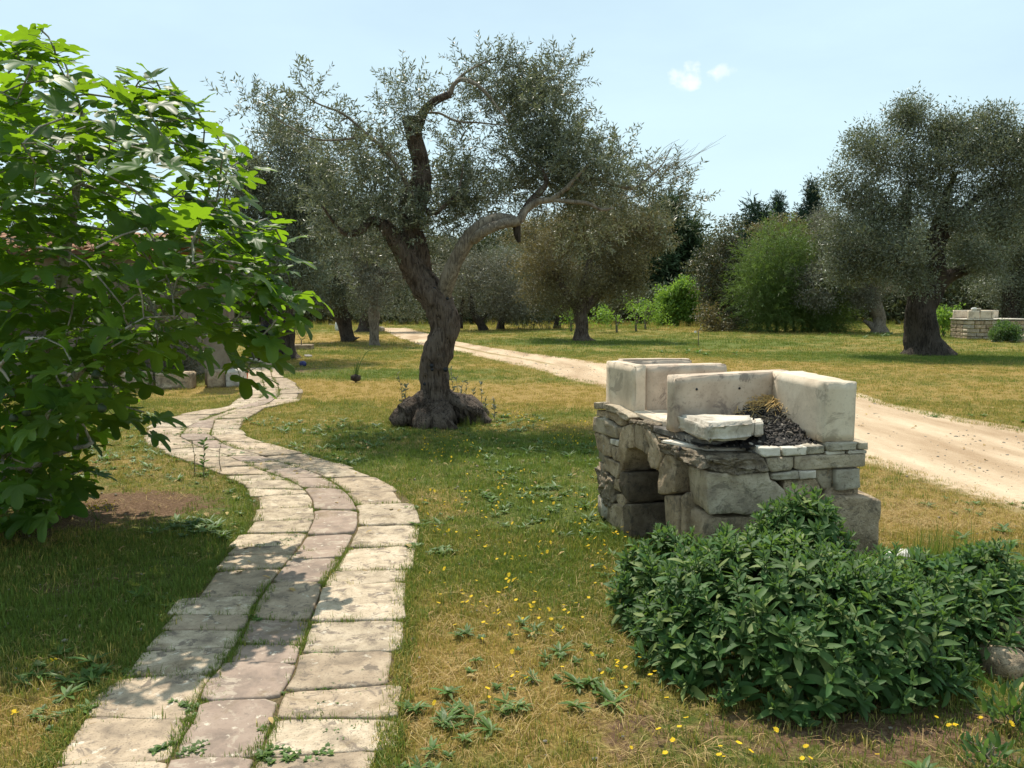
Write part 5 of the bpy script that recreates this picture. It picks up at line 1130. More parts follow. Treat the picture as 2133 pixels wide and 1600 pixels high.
def rosette(seed, nl, L_, w):
    r = np.random.default_rng(seed); parts = []
    for k in range(nl):
        a = k * 2.4 + r.normal(0, .3); v, t_ = blade_leaf(L_ * r.uniform(.5, 1.1), w * r.uniform(.8, 1.3), .2, L_ * .25, 3)
        parts.append((orient(v, [math.cos(a), math.sin(a), r.uniform(.15, 1.0)], [0, 0, 1], np.array([0, 0, .0])), t_, r.random()))
    return join(parts)
def tcoll(name, temps, m_):
    c = bpy.data.collections.new(name)
    for k, (v, t_, a) in enumerate(temps):
        me = mesh_np(f'{name}_{k:02d}', v, None, t_, False, {'rnd': a}); me.materials.append(m_); c.objects.link(bpy.data.objects.new(f'{name}_{k:02d}', me))
    return c
def scatter_gn(name, coll, P, rot, scl, idx, dry, label):
    me = bpy.data.meshes.new(name); me.vertices.add(len(P)); me.vertices.foreach_set('co', np.asarray(P, np.float32).ravel())
    for k, v in (('rz', rot), ('scl', scl), ('dry', dry)): me.attributes.new(k, 'FLOAT', 'POINT').data.foreach_set('value', np.asarray(v, np.float32))
    me.attributes.new('pick', 'INT', 'POINT').data.foreach_set('value', np.asarray(idx, np.int32))
    o = bpy.data.objects.new(name, me); C.objects.link(o); tag(o, label, None, kind='stuff')
    g = bpy.data.node_groups.new(name, 'GeometryNodeTree')
    g.interface.new_socket('Geometry', in_out='INPUT', socket_type='NodeSocketGeometry'); g.interface.new_socket('Geometry', in_out='OUTPUT', socket_type='NodeSocketGeometry')
    gi, go = g.nodes.new('NodeGroupInput'), g.nodes.new('NodeGroupOutput'); ip = g.nodes.new('GeometryNodeInstanceOnPoints'); ci = g.nodes.new('GeometryNodeCollectionInfo')
    ci.inputs[0].default_value = coll; ci.inputs['Separate Children'].default_value = True; ci.inputs['Reset Children'].default_value = True
    def na(nm, t_='FLOAT'):
        n_ = g.nodes.new('GeometryNodeInputNamedAttribute'); n_.data_type = t_; n_.inputs[0].default_value = nm; return n_.outputs[0]
    cx_ = g.nodes.new('ShaderNodeCombineXYZ'); g.links.new(na('rz'), cx_.inputs[2]); er = g.nodes.new('FunctionNodeEulerToRotation'); g.links.new(cx_.outputs[0], er.inputs[0])
    ip.inputs['Pick Instance'].default_value = True
    g.links.new(gi.outputs[0], ip.inputs['Points']); g.links.new(ci.outputs[0], ip.inputs['Instance']); g.links.new(na('pick', 'INT'), ip.inputs['Instance Index']); g.links.new(er.outputs[0], ip.inputs['Rotation']); g.links.new(na('scl'), ip.inputs['Scale'])
    g.links.new(ip.outputs[0], go.inputs[0]); md = o.modifiers.new('scatter', 'NODES'); md.node_group = g; return o
GT = [tuft(k, 16, .05, .012, .036, .0032) for k in range(6)] + [tuft(10 + k, 15, .05, .025, .062, .0034, .5) for k in range(4)] + [tuft(20 + k, 26, .12, .02, .07, .006, .45) for k in range(4)]
CG = tcoll('grass_tuft', GT, M['wand'])
def field(n_, y0, y1, spread=.70):
    """points in the camera's wedge of the ground, uniform by area"""
    y = np.sqrt(RG.uniform(y0 ** 2, y1 ** 2, n_)); x = RG.uniform(-1, 1, n_) * (y * spread + .3); return x, y
def free(x, y, pad=0, road=(.06, .94)):
    rp_ = road_pos(x, y); ok = ~in_path(x, y, pad) & ~((rp_ > road[0]) & (rp_ < road[1]))
    rel = np.stack([x - Cn[0], y - Cn[1]], -1); tt = rel @ fd[:2]; sx = rel @ ld[:2]; ok &= ~((tt > .0) & (tt < .9) & (sx > 0) & (sx < 1.62))
    ok &= ((x + .93) / .55) ** 2 + ((y - 10.4) / .4) ** 2 > 1
    return ok
LIVE = []
for n_, y0, y1, ids, sc_, thr in ((25000, 2.3, 5.5, (0, 10), (.6, 1.3), .75), (26000, 5.2, 12.5, (0, 10), (.8, 1.5), .6), (20000, 12, 24, (10, 14), (.6, 1.15), .55), (22000, 23, 58, (10, 14), (.9, 2.0), .5)):
    x, y = field(n_, y0, y1); ok = free(x, y); so_ = soilf(x, y); dr_ = dryf(x, y); px, py = to_px(np.stack([x, y, x * 0], -1))
    ok &= (px > -150) & (px < 2280) & (RG.random(n_) > so_ * 1.15); 
    P_ = np.stack([x, y, x * 0], -1); ok &= fbm(P_ * 3.1, 77, 3) > -thr
    x, y, dr_ = x[ok], y[ok], dr_[ok]; lush = np.clip(1.15 - dr_, .3, 1.1)
    pk = RG.integers(*ids, len(x))
    if ids[0] == 0: pk = np.where((RG.random(len(x)) < .75), pk % 6, 6 + pk % 4)
    LIVE.append((np.stack([x, y, gz(x, y) - .008], -1), RG.uniform(0, 6.28, len(x)), RG.uniform(*sc_, len(x)) * (.55 + .55 * lush), pk, np.clip(dr_ + RG.normal(0, .16, len(x)), 0, 1)))
# tufts in the joints of the paving and along its edges, and along the road edges
jx = []
for a, b_, w in JOINTS:
    L_ = np.linalg.norm(b_ - a); near = max(1.0, min(3, a[1] / 4)); m_ = RG.poisson(L_ * (150 if w > .5 else 60) * (1 if a[1] < 7 else .5))
    if w > .5 and vnoise(np.array([[a[0] * 3.1, a[1] * 3.1, 0]]))[0] < .1: m_ = m_ // 14
    if w < .5 and random.random() < .45: m_ = m_ // 5
    if m_: t_ = RG.random(m_); jx.append(a + (b_ - a) * t_[:, None] + RG.normal(0, .010 if w > .5 else .006, (m_, 2)))
jx = np.vstack(jx)
LIVE.append((np.c_[jx, np.full(len(jx), .002)], RG.uniform(0, 6.28, len(jx)), RG.uniform(.3, 1.0, len(jx)), RG.integers(0, 10, len(jx)), np.clip(RG.normal(.15, .18, len(jx)), 0, 1)))
ex = []
for py in np.concatenate([np.linspace(770, 1000, 400), np.linspace(1000, 1640, 1300)]):
    for E_, s_ in ((PL, -1), (PR, 1)): ex.append(G(E_(py) + s_ * random.uniform(-6, 12), py)[:2])
ex = np.array(ex); k_ = RG.random(len(ex)) < .62 + .35 * vnoise(np.c_[ex * 4, ex[:, 0] * 0], 3); ex = ex[k_]
LIVE.append((np.c_[ex, np.full(len(ex), -.004)], RG.uniform(0, 6.28, len(ex)), RG.uniform(.5, 1.15, len(ex)), RG.integers(0, 10, len(ex)), np.clip(dryf(ex[:, 0], ex[:, 1]) * .6 + RG.normal(0, .2, len(ex)), 0, 1)))
A_ = [np.concatenate([l[k] for l in LIVE]) for k in range(5)]
scatter_gn('grass', CG, *A_, 'short half dry lawn grass over the whole ground')
# dry straw litter between the tufts
ST = [tuft(50 + k, 16, .09, .02, .06, .0026, 1.6, 1.2) for k in range(5)]
CS = tcoll('straw_litter', ST, M['drystalk'])
x, y = field(7000, 2.3, 9); dr_ = dryf(x, y); ok = free(x, y) & (RG.random(len(x)) < np.clip(dr_ * 1.3 - .35, 0, 1) + .12); x, y = x[ok], y[ok]
scatter_gn('dry_grass_litter', CS, np.stack([x, y, gz(x, y) - .008], -1), RG.uniform(0, 6.28, len(x)), RG.uniform(.6, 1.2, len(x)), RG.integers(0, 5, len(x)), RG.random(len(x)), 'dry straw and cut grass lying between the tufts')
PB = tcoll('pebble', RT, M['rock'])
x, y = field(9000, 7, 26); rp_ = road_pos(x, y); ok = (rp_ > .0) & (rp_ < 1.0) & (fbm(np.stack([x, y, x * 0], -1) * .8, 61, 3) > -.2); x, y = x[ok], y[ok]
x2, y2 = field(1500, 2.4, 8); ok = ~in_path(x2, y2, 4); x, y = np.concatenate([x, x2[ok]]), np.concatenate([y, y2[ok]])
scatter_gn('pebbles', PB, np.stack([x, y, gz(x, y) - .002], -1), RG.uniform(0, 6.28, len(x)), RG.gamma(2.2, .0042, len(x)) * np.where(y < 8, .45, 1) + .002, RG.integers(0, 6, len(x)), x * 0, 'loose pebbles on the dirt road and in the lawn')
FLV = []
for k in range(5): 
    v, t_ = blade_leaf(.055, .022, .5, .02, 3); FLV.append((v * np.array([1 + .2 * k, 1, 1]), t_, np.full(len(t_), k / 5)))
CF = tcoll('fallen_leaf', FLV, M['drystalk'])
x, y = field(2600, 2.4, 12); k_ = RG.random(len(x)) < np.clip(.12 + np.exp(-((x + 2.6) / 1.5) ** 2 - ((y - 5) / 1.8) ** 2) * .5 + np.exp(-((x + .7) / 1.6) ** 2 - ((y - 9.6) / 1.2) ** 2) * .6, 0, 1); x, y = x[k_], y[k_]
zf = np.where(in_path(x, y), .024, .012)
scatter_gn('fallen_leaves', CF, np.stack([x, y, zf], -1), RG.uniform(0, 6.28, len(x)), RG.uniform(.35, 1.0, len(x)), RG.integers(0, 5, len(x)), x * 0, 'dry fallen leaves on the paving and grass under the trees')
# low broad-leaved weeds
RT2 = [rosette(70 + k, 9, .05, .016) for k in range(4)] + [rosette(76 + k, 14, .035, .020) for k in range(3)] + [rosette(80 + k, 12, .09, .018) for k in range(3)]
CW = tcoll('weed_rosette', RT2, M['weed'])
x, y = field(5200, 2.4, 11); P_ = np.stack([x, y, x * 0], -1); ok = free(x, y) & (fbm(P_ * 1.2, 91, 3) - blobs(x, y, DRYB) * .35 > .10) & (RG.random(len(x)) > soilf(x, y)); x, y = x[ok], y[ok]
LV = [(np.stack([x, y, gz(x, y) - .004], -1), RG.uniform(.5, 1.15, len(x)), RG.integers(0, 10, len(x)))]
for cx, cy, r_, m_, s0, s1, il, ih in ((930, 1480, .07, 7, .6, 1.0, 7, 10), (920, 1150, .05, 10, .8, 1.3, 4, 7), (990, 1540, .09, 6, .5, .9, 7, 10), (1060, 1330, .16, 10, .5, .9, 4, 10), (1180, 1420, .18, 14, .5, .95, 4, 10), (1230, 1380, .15, 10, .5, .9, 4, 7), (1070, 1450, .2, 10, .5, .9, 4, 10), (860, 1140, .03, 14, .6, 1.0, 4, 7), (405, 1090, .10, 14, .6, 1.1, 4, 10), (420, 1110, .18, 14, .8, 1.3, 4, 10),
                                       (700, 1445, .10, 22, .35, .7, 0, 7), (410, 1470, .05, 14, .35, .7, 0, 7), (548, 1590, .06, 12, .5, .9, 4, 7), (375, 1570, .05, 12, .5, .9, 4, 7), (720, 1510, .06, 10, .3, .6, 4, 7), (670, 1362, .03, 7, .4, .7, 4, 7), (640, 1575, .05, 8, .4, .8, 4, 7), (525, 1290, .04, 12, .5, .8, 0, 7), (600, 1130, .05, 10, .4, .8, 0, 7), (395, 900, .22, 22, .6, 1.0, 0, 7), (440, 915, .12, 14, .5, .9, 0, 7), (480, 950, .1, 10, .5, .9, 0, 7),
                                       (130, 1500, .08, 10, .5, .9, 4, 10), (150, 1420, .12, 16, .7, 1.1, 4, 10), (850, 1060, .03, 8, .6, .9, 0, 7), (1850, 700, 1.2, 30, 2, 3, 4, 10), (1200, 1000, .5, 40, .7, 1.1, 4, 7), (1440, 735, .6, 20, 1.3, 2.2, 4, 10)):
    c = G(cx, cy); q = c[:2] + RG.normal(0, r_, (m_, 2)) * np.array([1, .8 if cy > 1000 else 1]); LV.append((np.c_[q, np.full(m_, .004)], RG.uniform(s0, s1, m_), RG.integers(il, ih, m_)))
A_ = [np.concatenate([l[k] for l in LV]) for k in range(3)]
scatter_gn('low_weeds', CW, A_[0], RG.uniform(0, 6.28, len(A_[0])), A_[1], A_[2], RG.random(len(A_[0])), 'low broad-leaved weeds in the lawn and paving joints')
# tall thin grasses behind the sage and along the far edges
TT = [tuft(90 + k, 18, .10, .12, .32, .0035, .25) for k in range(3)] + [tuft(95 + k, 26, .35, .4, .9, .012, .3) for k in range(3)]
CT = tcoll('tall_grass', TT, M['wand']); pts = []
c = G(1960, 1190, 0)
for k in range(26): pts.append((c[0] + random.gauss(0, .16), c[1] + .1 + random.gauss(0, .07), random.uniform(.6, 1.1), random.randint(0, 2), random.uniform(0, .35)))
for k in range(40): a = random.uniform(0, 6.28); pts.append((-.93 + math.cos(a) * random.uniform(.5, .75), 10.4 + math.sin(a) * random.uniform(.4, .6), random.uniform(.3, .6), random.randint(0, 2), random.uniform(0, .6)))
for k in range(1000): 
    py = random.uniform(671, 688); px = random.uniform(560, 2300); g_ = G(px, py)
    if 770 < px < 905 and py > 679: continue
    pts.append((g_[0], g_[1], random.uniform(.25, .6), random.randint(3, 5), random.uniform(.2, 1.0) if px < 1500 else random.uniform(0, .6)))
pts = np.array(pts); scatter_gn('tall_grass', CT, np.c_[pts[:, :2], pts[:, 0] * 0], RG.uniform(0, 6.28, len(pts)), pts[:, 2], pts[:, 3], pts[:, 4], 'tall thin grass behind the sage bush and along the wood edge')

# ------------------------------------------------------------------ yellow flowers
def flower(seed, h):
    r = np.random.default_rng(seed); mb = Mb(); top = np.array([r.normal(0, .02), r.normal(0, .02), h])
    mb.tube(smooth_path([np.zeros(3), top * .5 + r.normal(0, .006, 3), top], 3), np.linspace(.0014, .001, 7), 4, cap=False); sm = (mb.n, len(np.vstack(mb.F)))
    P, T = [], []; tilt = r.normal(0, .35, 2)
    for k in range(11):
        a = k / 11 * 6.283; d = np.array([math.cos(a), math.sin(a), tilt[0] * math.cos(a) + tilt[1] * math.sin(a) + .25]); s_ = np.array([-math.sin(a), math.cos(a), 0]) * .0036; L_ = .0125 * r.uniform(.85, 1.1); n0 = len(P)
        P += [top, top + d * L_ * .6 - s_, top + d * L_ * .6 + s_, top + d * L_]; T += [[n0, n0 + 1, n0 + 2], [n0 + 1, n0 + 3, n0 + 2]]
    mb.add(P, None, T); me = mb.mesh('yellow_flower', False); me.materials.append(M['weed']); me.materials.append(M['petal'])
    for p in me.polygons: p.material_index = 0 if len(p.vertices) == 4 else 1
    return me
FMs = [flower(k, random.uniform(.05, .10)) for k in range(8)]
FLW = [((1020, 1245), 38, 18, 9, 'yellow flower among those halfway up the grass between path and sage bush'), ((1115, 1262), 42, 14, 9, 'yellow flower in the grass just left of the middle of the sage bush edge'), ((1010, 1305), 26, 12, 6, 'yellow flower in the dry grass right of the paved path'), ((1270, 1395), 36, 26, 12, 'yellow flower close against the lower left side of the sage bush'),
       ((1290, 1100), 36, 14, 9, 'yellow flower growing at the foot of the barbecue by the arch'), ((1235, 1180), 30, 40, 8, 'yellow flower between the barbecue foot and the left tip of the sage bush'), ((1560, 1580), 150, 14, 12, 'yellow flower on the shaded soil in front of the sage bush'), ((2030, 1510), 75, 14, 6, 'yellow flower on the bare soil near the bottom right corner'),
       ((115, 1367), 10, 3, 3, 'yellow flower shining in the shade left of the paved path'), ((35, 1492), 14, 6, 3, 'yellow flower in the sunny grass at the lower left edge'), ((1370, 1500), 30, 50, 6, 'yellow flower at the lower left foot of the sage bush'), ((1070, 1440), 30, 25, 4, 'yellow flower alone in the lower middle of the lawn')]
for (cx, cy), sx, sy_, m_, lab in FLW:
    FG = [G(random.gauss(cx, sx), min(1640, random.gauss(cy, sy_) + 22)) for k in range(m_)]
    ext = {}
    for key, fn_ in (('leftmost ', lambda k: FG[k][0] / FG[k][1]), ('rightmost ', lambda k: -FG[k][0] / FG[k][1]), ('nearest ', lambda k: FG[k][1]), ('farthest ', lambda k: -FG[k][1])):
        ks = [k for k in range(m_) if k not in ext]
        if ks: ext[min(ks, key=fn_)] = key
    for k in range(m_):
        g_ = FG[k]; o = obj('yellow_flower', random.choice(FMs), None, None, (g_[0], g_[1], -.004)); o.rotation_euler = (0, 0, random.uniform(0, 6.28)); s_ = random.uniform(.6, .95); o.scale = (s_,) * 3
        tag(o, ext.get(k, '') + lab, 'flower', 'yellow flowers in the grass')
FT_ = [flower(30 + k, .045) for k in range(3)]; cf = bpy.data.collections.new('small_yellow_flower')
for k, m_ in enumerate(FT_): cf.objects.link(bpy.data.objects.new('small_yellow_flower', m_))
x, y = field(5000, 3.0, 12.5); px, py = to_px(np.stack([x, y, x * 0], -1)); ok = free(x, y) & (px > 880) & (px < 1330) & (py > 860) & (fbm(np.stack([x, y, x * 0], -1) * 1.6, 33, 2) > -.05); x, y = x[ok], y[ok]
scatter_gn('small_yellow_flowers', cf, np.stack([x, y, x * 0], -1), RG.uniform(0, 6.28, len(x)), RG.uniform(.6, 1.0, len(x)), RG.integers(0, 3, len(x)), x * 0, 'tiny yellow flowers dotting the grass between the olive and the barbecue')

# ------------------------------------------------------------------ shoots round the olive foot, herbs, young plants
def shoot(name, label, px, py, Y, h, n_, lsz, mt, group=None, lean=0.0, temps=None):
    g_ = Z(px, py, Y); X = empty(name, (g_[0], g_[1], 0), label, 'plant', group); z0 = g_[2] if g_[2] > .05 else 0
    P = smooth_path([np.array([g_[0], g_[1], z0 - .02]), np.array([g_[0] + lean * .4 + random.gauss(0, .015), g_[1], z0 + h * .5]), np.array([g_[0] + lean, g_[1] + random.gauss(0, .03), z0 + h])], 6)
    V, F, T = tube(P, np.linspace(.0045, .0015, len(P)), 4); child('stem', mesh_np('stem', V, F, T), M['twig'], X)
    t_ = RG.uniform(.15, 1, n_); q = np.stack([np.interp(t_, np.linspace(0, 1, len(P)), P[:, k]) for k in range(3)], -1); d = rdir(n_, .0, .9)
    lt = temps or SL; o = child('leaves', scatter_mesh('leaves', lt, frames(d, rdir(n_)), q, RG.uniform(.7, 1.2, n_) * lsz, RG.integers(0, len(lt), n_), True), mt, X); o['kind'] = 'stuff'
GS = 'leafy suckers round the olive foot'
for k, (px, py, Y, h, l_) in enumerate([(945, 850, 10.9, .52, 'tallest sucker shoot close against the right side of the olive trunk'), (953, 855, 10.8, .42, 'dense sucker shoot beside the right root of the olive'), (962, 852, 10.9, .38, 'sucker shoot above the right root of the olive'), (975, 858, 10.9, .40, 'thin sucker shoot right of the olive trunk'), (988, 860, 11, .34, 'sucker shoot behind the right root of the olive'), (1003, 866, 11, .42, 'tall thin sucker shoot by the right root end'),
                                        (1010, 868, 10.7, .25, 'short pale sucker shoot by the right root end'), (1030, 868, 10.6, .28, 'outermost sucker shoot right of the olive root'), (838, 842, 10.7, .40, 'sucker shoot left of the olive trunk'), (846, 846, 10.6, .28, 'short sucker shoot by the left root of the olive')]):
    shoot('sucker_shoot', l_, px, py, Y, h, 26, .05, M['olive'], GS, random.gauss(0, .03))
shoot('weed_stalk', 'thin reddish weed stalk at the inner bend of the path edge', 405, 985, G(405, 985)[1], .30, 8, .03, M['olive_brown'], 'weed stalks by the path bend')
shoot('weed_stalk', 'leafier dark weed stalk beside the thin one at the path bend', 424, 990, G(424, 990)[1], .30, 26, .05, M['weed'], 'weed stalks by the path bend')
shoot('weed_stalk', 'single upright stalk against the left edge of the paving', 462, 985, G(462, 985)[1], .26, 5, .02, M['olive_brown'], 'weed stalks by the path bend')
g_ = G(741, 796); X = empty('young_plant', tuple(g_), 'young strap-leaved plant with one curled dry tip alone on the lawn', 'plant'); mb = Mb()
for k, (dx, h) in enumerate([(.10, .50), (.04, .42), (-.02, .36), (.07, .30), (-.05, .22), (.22, .56)]):
    P = smooth_path([g_ + [0, 0, -.02], g_ + [dx * .3, 0, h * .5], g_ + [dx, 0, h]] + ([g_ + [.42, 0, h + .05]] if k == 5 else []), 6); mb.tube(P, np.linspace(.013, .003, len(P)), 4)
child('leaves', mb.mesh('leaves'), M['weed'], X); mb = Mb(); p_ = rock_temp(2); mb.add(p_[0] * np.array([.11, .12, .16]) + g_ + [0, 0, .08], None, p_[1]); child('dead_base', mb.mesh('dead_base'), M['bark_dark'], X)
for px, py, s_, lb in ((112, 1075, 1.0, 'fresh green broad-leaved herb under the fig tree'), (60, 1105, .7, 'smaller pale green herb at the left edge under the fig tree')):
    g_ = G(px, py); X = empty('herb', tuple(g_), lb, 'plant'); n_ = int(70 * s_); d = rdir(n_, .1, 1); p = g_ + d * np.array([.22, .18, .18]) * s_ * RG.uniform(.3, 1, (n_, 1))
    o = child('leaves', scatter_mesh('leaves', FL, frames(d + RG.normal(0, .3, d.shape), rdir(n_, .3, 1)), p, RG.uniform(.04, .07, n_), RG.integers(0, 9, n_), True), M['lime'], X); o['kind'] = 'stuff'
g_ = G(205, 1085); X = empty('flowering_weed', tuple(g_), 'small yellow-headed weed on the bare patch under the fig', 'plant'); mb = Mb()
for k in range(9): mb.tube([g_, g_ + [random.gauss(0, .04), random.gauss(0, .03), .07], g_ + [random.gauss(0, .07), random.gauss(0, .04), random.uniform(.09, .14)]], [.002, .0015, .001], 3)
child('stems', mb.mesh('stems'), M['weed'], X)['kind'] = 'stuff'; n_ = 60; o = child('flower_heads', scatter_mesh('flower_heads', RT, frames(rdir(n_), rdir(n_)), g_ + np.stack([RG.normal(0, .05, n_), RG.normal(0, .03, n_), RG.uniform(.07, .14, n_)], -1), RG.uniform(.004, .008, n_), RG.integers(0, 6, n_)), M['petal'], X); o['kind'] = 'stuff'

# ------------------------------------------------------------------ things beyond the path: house, blocks, table
hs = empty('house', (-5.3, 15.2, 0), 'low plastered house with terracotta roof tiles mostly hidden behind the fig tree', 'house')
def hbox(name, c, d, mt, par=None, rz=0, bev=0): 
    V, F = box_vf(c, d, rz); return child(name, mesh_np(name, V, F, None, False), mt, par or hs)
hx1 = -6.35; hx0 = -15.5; hy = 15.2
hbox('wall', ((hx0 + hx1) / 2, hy + 1.1, 1.15), (hx1 - hx0, 2.2, 2.3), M['plaster'])
hbox('eave_board', ((hx0 + hx1) / 2, hy - .2, 2.33), (hx1 - hx0 + .3, .5, .06), M['wood'])
for wx in (-13.2, -8.6):
    wdw = hbox('window', (wx, hy - .015, 1.35), (.9, .06, 1.0), M['glass'])
    for dx in (-.47, .47): hbox('frame_side', (wx + dx, hy - .03, 1.35), (.06, .10, 1.0), M['wood'])
    hbox('sill', (wx, hy - .06, .82), (1.1, .16, .05), M['slab'])
hbox('door', (-11.0, hy - .02, 1.0), (.95, .07, 2.0), M['wood'])
# roof: pitched bed with rows of curved tiles
V = np.array([[hx0 - .2, hy - .45, 2.36], [hx1 + .2, hy - .45, 2.36], [hx1 + .2, hy + 1.6, 2.77], [hx0 - .2, hy + 1.6, 2.77], [hx0 - .2, hy + 2.5, 2.36], [hx1 + .2, hy + 2.5, 2.36]])
child('roof_bed', mesh_np('roof_bed', V, np.array([[0, 1, 2, 3], [3, 2, 5, 4]]), None, False), M['terra'], hs)
a = np.linspace(0, math.pi, 7); L_ = .42; sl_r = math.atan2(.69, 3.45)
V = np.array([[math.cos(t_) * .085, yv * L_, math.sin(t_) * .06 + .012] for yv in (0, 1) for t_ in a] + [[math.cos(t_) * .073, yv * L_, math.sin(t_) * .05 + .006] for yv in (0, 1) for t_ in a]); j = np.arange(6)
F = np.vstack([np.stack([j, j + 1, j + 8, j + 7], -1), np.stack([14 + j, 21 + j, 22 + j, 15 + j], -1), np.stack([j, 14 + j, 15 + j, j + 1], -1)])
tme = mesh_np('roof_tile', V, F); tme.materials.append(M['terra']); cnt = 0
for row in range(5):
    nx = int((hx1 - hx0 + .3) / .235)
    for k in range(nx):
        if cnt >= 300: break
        o = bpy.data.objects.new('roof_tile', tme); C.objects.link(o); o.parent = hs; yy_ = -.48 + row * .40
        o.location = (hx1 + .12 - k * .235 + random.uniform(-.008, .008) + 5.3, yy_, 2.375 + (yy_ + .45) * .2); o.rotation_euler = (sl_r - .02, 0, random.gauss(0, .02)); cnt += 1
# pale pillar at the corner, with two ashlar blocks at its foot
pil = empty('stone_pillar', (-5.05, 14.9, 0), 'pale plastered corner pillar seen through the fig leaves', 'pillar')
plan_block('shaft', [(-5.38, 14.55), (-4.95, 14.6), (-4.98, 15.05), (-5.40, 15.0)], 0, 2.05, M['plaster'], pil, .03, .02, 5)
plan_block('capital', [(-5.46, 14.48), (-4.88, 14.53), (-4.90, 15.1), (-5.48, 15.1)], 2.05, 2.3, M['plaster'], pil, .02, .01, 3)
def lone_block(plan, z1, mt, label, name='stone_block', cat='stone block', group=None):
    me, c, zc = plan_block(name, plan, -.02, z1, mt, None, .02, .012, 4, mesh_only=True); o = obj(name, me, mt, None, (c[0], c[1], zc)); tag(o, label, cat, group)
g1 = G(432, 808); g2 = G(470, 806); g3 = G(502, 806)
lone_block([tuple(g1[:2]), tuple(g2[:2] + [-.02, 0]), tuple(g2[:2] + [-.02, .35]), tuple(g1[:2] + [0, .35])], .30, M['rubble'], 'darker squared stone block at the foot of the pillar, left of its pale neighbour')
lone_block([tuple(g2[:2]), tuple(g3[:2]), tuple(g3[:2] + [0, .35]), tuple(g2[:2] + [0, .35])], .30, M['slab'], 'pale squared stone block where the paved path meets the pillar')
for k in range(3):
    lone_block([(-6.1 - k * .75, 14.2), (-5.5 - k * .75, 14.2), (-5.5 - k * .75, 14.5), (-6.1 - k * .75, 14.5)], .28, M['rubble'], ['rough kerb block nearest the pillar before the house', 'middle rough kerb block in the shade before the house', 'rough kerb block farthest left before the house'][k], 'kerb_block', 'stone block', 'kerb blocks before the house')
g_ = G(484, 797); a = np.linspace(0, 2 * math.pi, 24, endpoint=False); prof = [(.0, .0), (.115, .0), (.16, .26), (.175, .26), (.178, .31), (.160, .31), (.14, .05), (0, .05)]
V = np.array([[math.cos(t_) * r_, math.sin(t_) * r_, z_] for r_, z_ in prof for t_ in a]); i = np.arange(len(prof) - 1)[:, None] * 24; j = np.arange(24)[None]
o = obj('flower_pot', mesh_np('flower_pot', V, np.stack([i + j, i + (j + 1) % 24, i + 24 + (j + 1) % 24, i + 24 + j], -1).reshape(-1, 4)), M['orange'], None, (g_[0] + .10, g_[1] + .1, -.08)); tag(o, 'bright orange flower pot behind the pale stone block', 'flower pot')
# dark bush against the house
tree('shrub', 'dark shaded shrub between the pillar and the house wall', 'shrub', (370, 795), [(370, 740, 65, 60), (320, 760, 60, 45)], M['oak'], TWF, [[(370, 797, 10), (370, 760, 6), (365, 720, 3)]], M['bark_dark'], 1.0, None, .35, dens=30, sc=(.6, 1.0), parts=('stem', 'foliage'))
# picnic table
g_ = G(500, 748); tb = empty('picnic_table', tuple(g_), 'dark wooden picnic table standing in the shade left of the thick olive trunk', 'table')
def tbox(name, c, d, rx=0):
    V, F = box_vf((0, 0, 0), d); cr, sr = math.cos(rx), math.sin(rx); V = np.stack([V[:, 0] * cr + V[:, 2] * sr, V[:, 1], -V[:, 0] * sr + V[:, 2] * cr], -1) + np.array(c); o = obj(name, mesh_np(name, V, F, None, False), M['wood'], tb); return o
for k in range(5): tbox('board', (0, -.32 + k * .16, .75), (1.7, .145, .035))
for s_ in (-1, 1):
    for k in (0, 1): tbox('seat_board', (0, s_ * (.62 + k * .15), .44), (1.7, .135, .035))
    for x_ in (-.6, .6): tbox('leg', (x_, s_ * .45, .37), (.07, .08, .74)); 
for x_ in (-.6, .6): tbox('cross_beam', (x_, 0, .40), (.06, 1.5, .08)); tbox('cross_beam', (x_, 0, .70), (.06, .75, .07))
for s_ in (-1, 1): tbox('brace', (s_ * .3, 0, .55), (.52, .05, .05), s_ * .75)
g_ = G(535, 752); mb = Mb(); 
V = np.array([[math.cos(t_) * r_, math.sin(t_) * r_, z_] for r_, z_ in ((.0, .0), (.24, .0), (.27, .75), (.29, .75), (.29, .80), (.20, .86), (0, .88)) for t_ in a]); i = np.arange(6)[:, None] * 24
o = obj('waste_bin', mesh_np('waste_bin', V, np.stack([i + j, i + (j + 1) % 24, i + 24 + (j + 1) % 24, i + 24 + j], -1).reshape(-1, 4)), M['black'], None, (g_[0], g_[1] + .4, 0)); tag(o, 'round black waste bin between the picnic table and the thick olive trunk', 'bin')
for px, py, r_, lb, mt in ((525, 757, (.13, .11, .08), 'grey stone leaning at the left foot of the thick olive trunk', 'rock'), (548, 758, (.18, .10, .06), 'larger pale stone right before the thick olive trunk', 'rubble_grey'), (560, 764, (.10, .08, .05), 'small stone in front of the thick olive trunk', 'rubble'),
                           (711, 688, (.30, .22, .34), 'upright whitish stone left of the first leaning olive trunk', 'white'), (791, 690, (.22, .18, .14), 'small brown stone beside the sandy road end', 'rock'), (642, 741, (.45, .10, .012), 'flat thin board lying on the grass right of the thick olive', 'soot'),
                           (2098, 711, (.21, .17, .16), 'squat round boulder before the small distant sage', 'rock'), (2127, 711, (.28, .20, .15), 'low grey boulder under the evergreen at the right edge', 'rubble_grey'), (2078, 712, (.20, .05, .03), 'thin white stone sliver beside the round boulder', 'white')):
    g_ = G(px, py); boulder((g_[0], g_[1]), r_, lb, mt, int(px) % 7)
g_ = G(631, 762); boulder((g_[0], g_[1]), (.07, .07, .07), 'small blue ball lying on the shaded soil by the thick olive', 'rock', 1, 'ball'); bpy.data.objects['ball'].data.materials[0] = M['blue']; bpy.data.objects['ball']['category'] = 'ball'
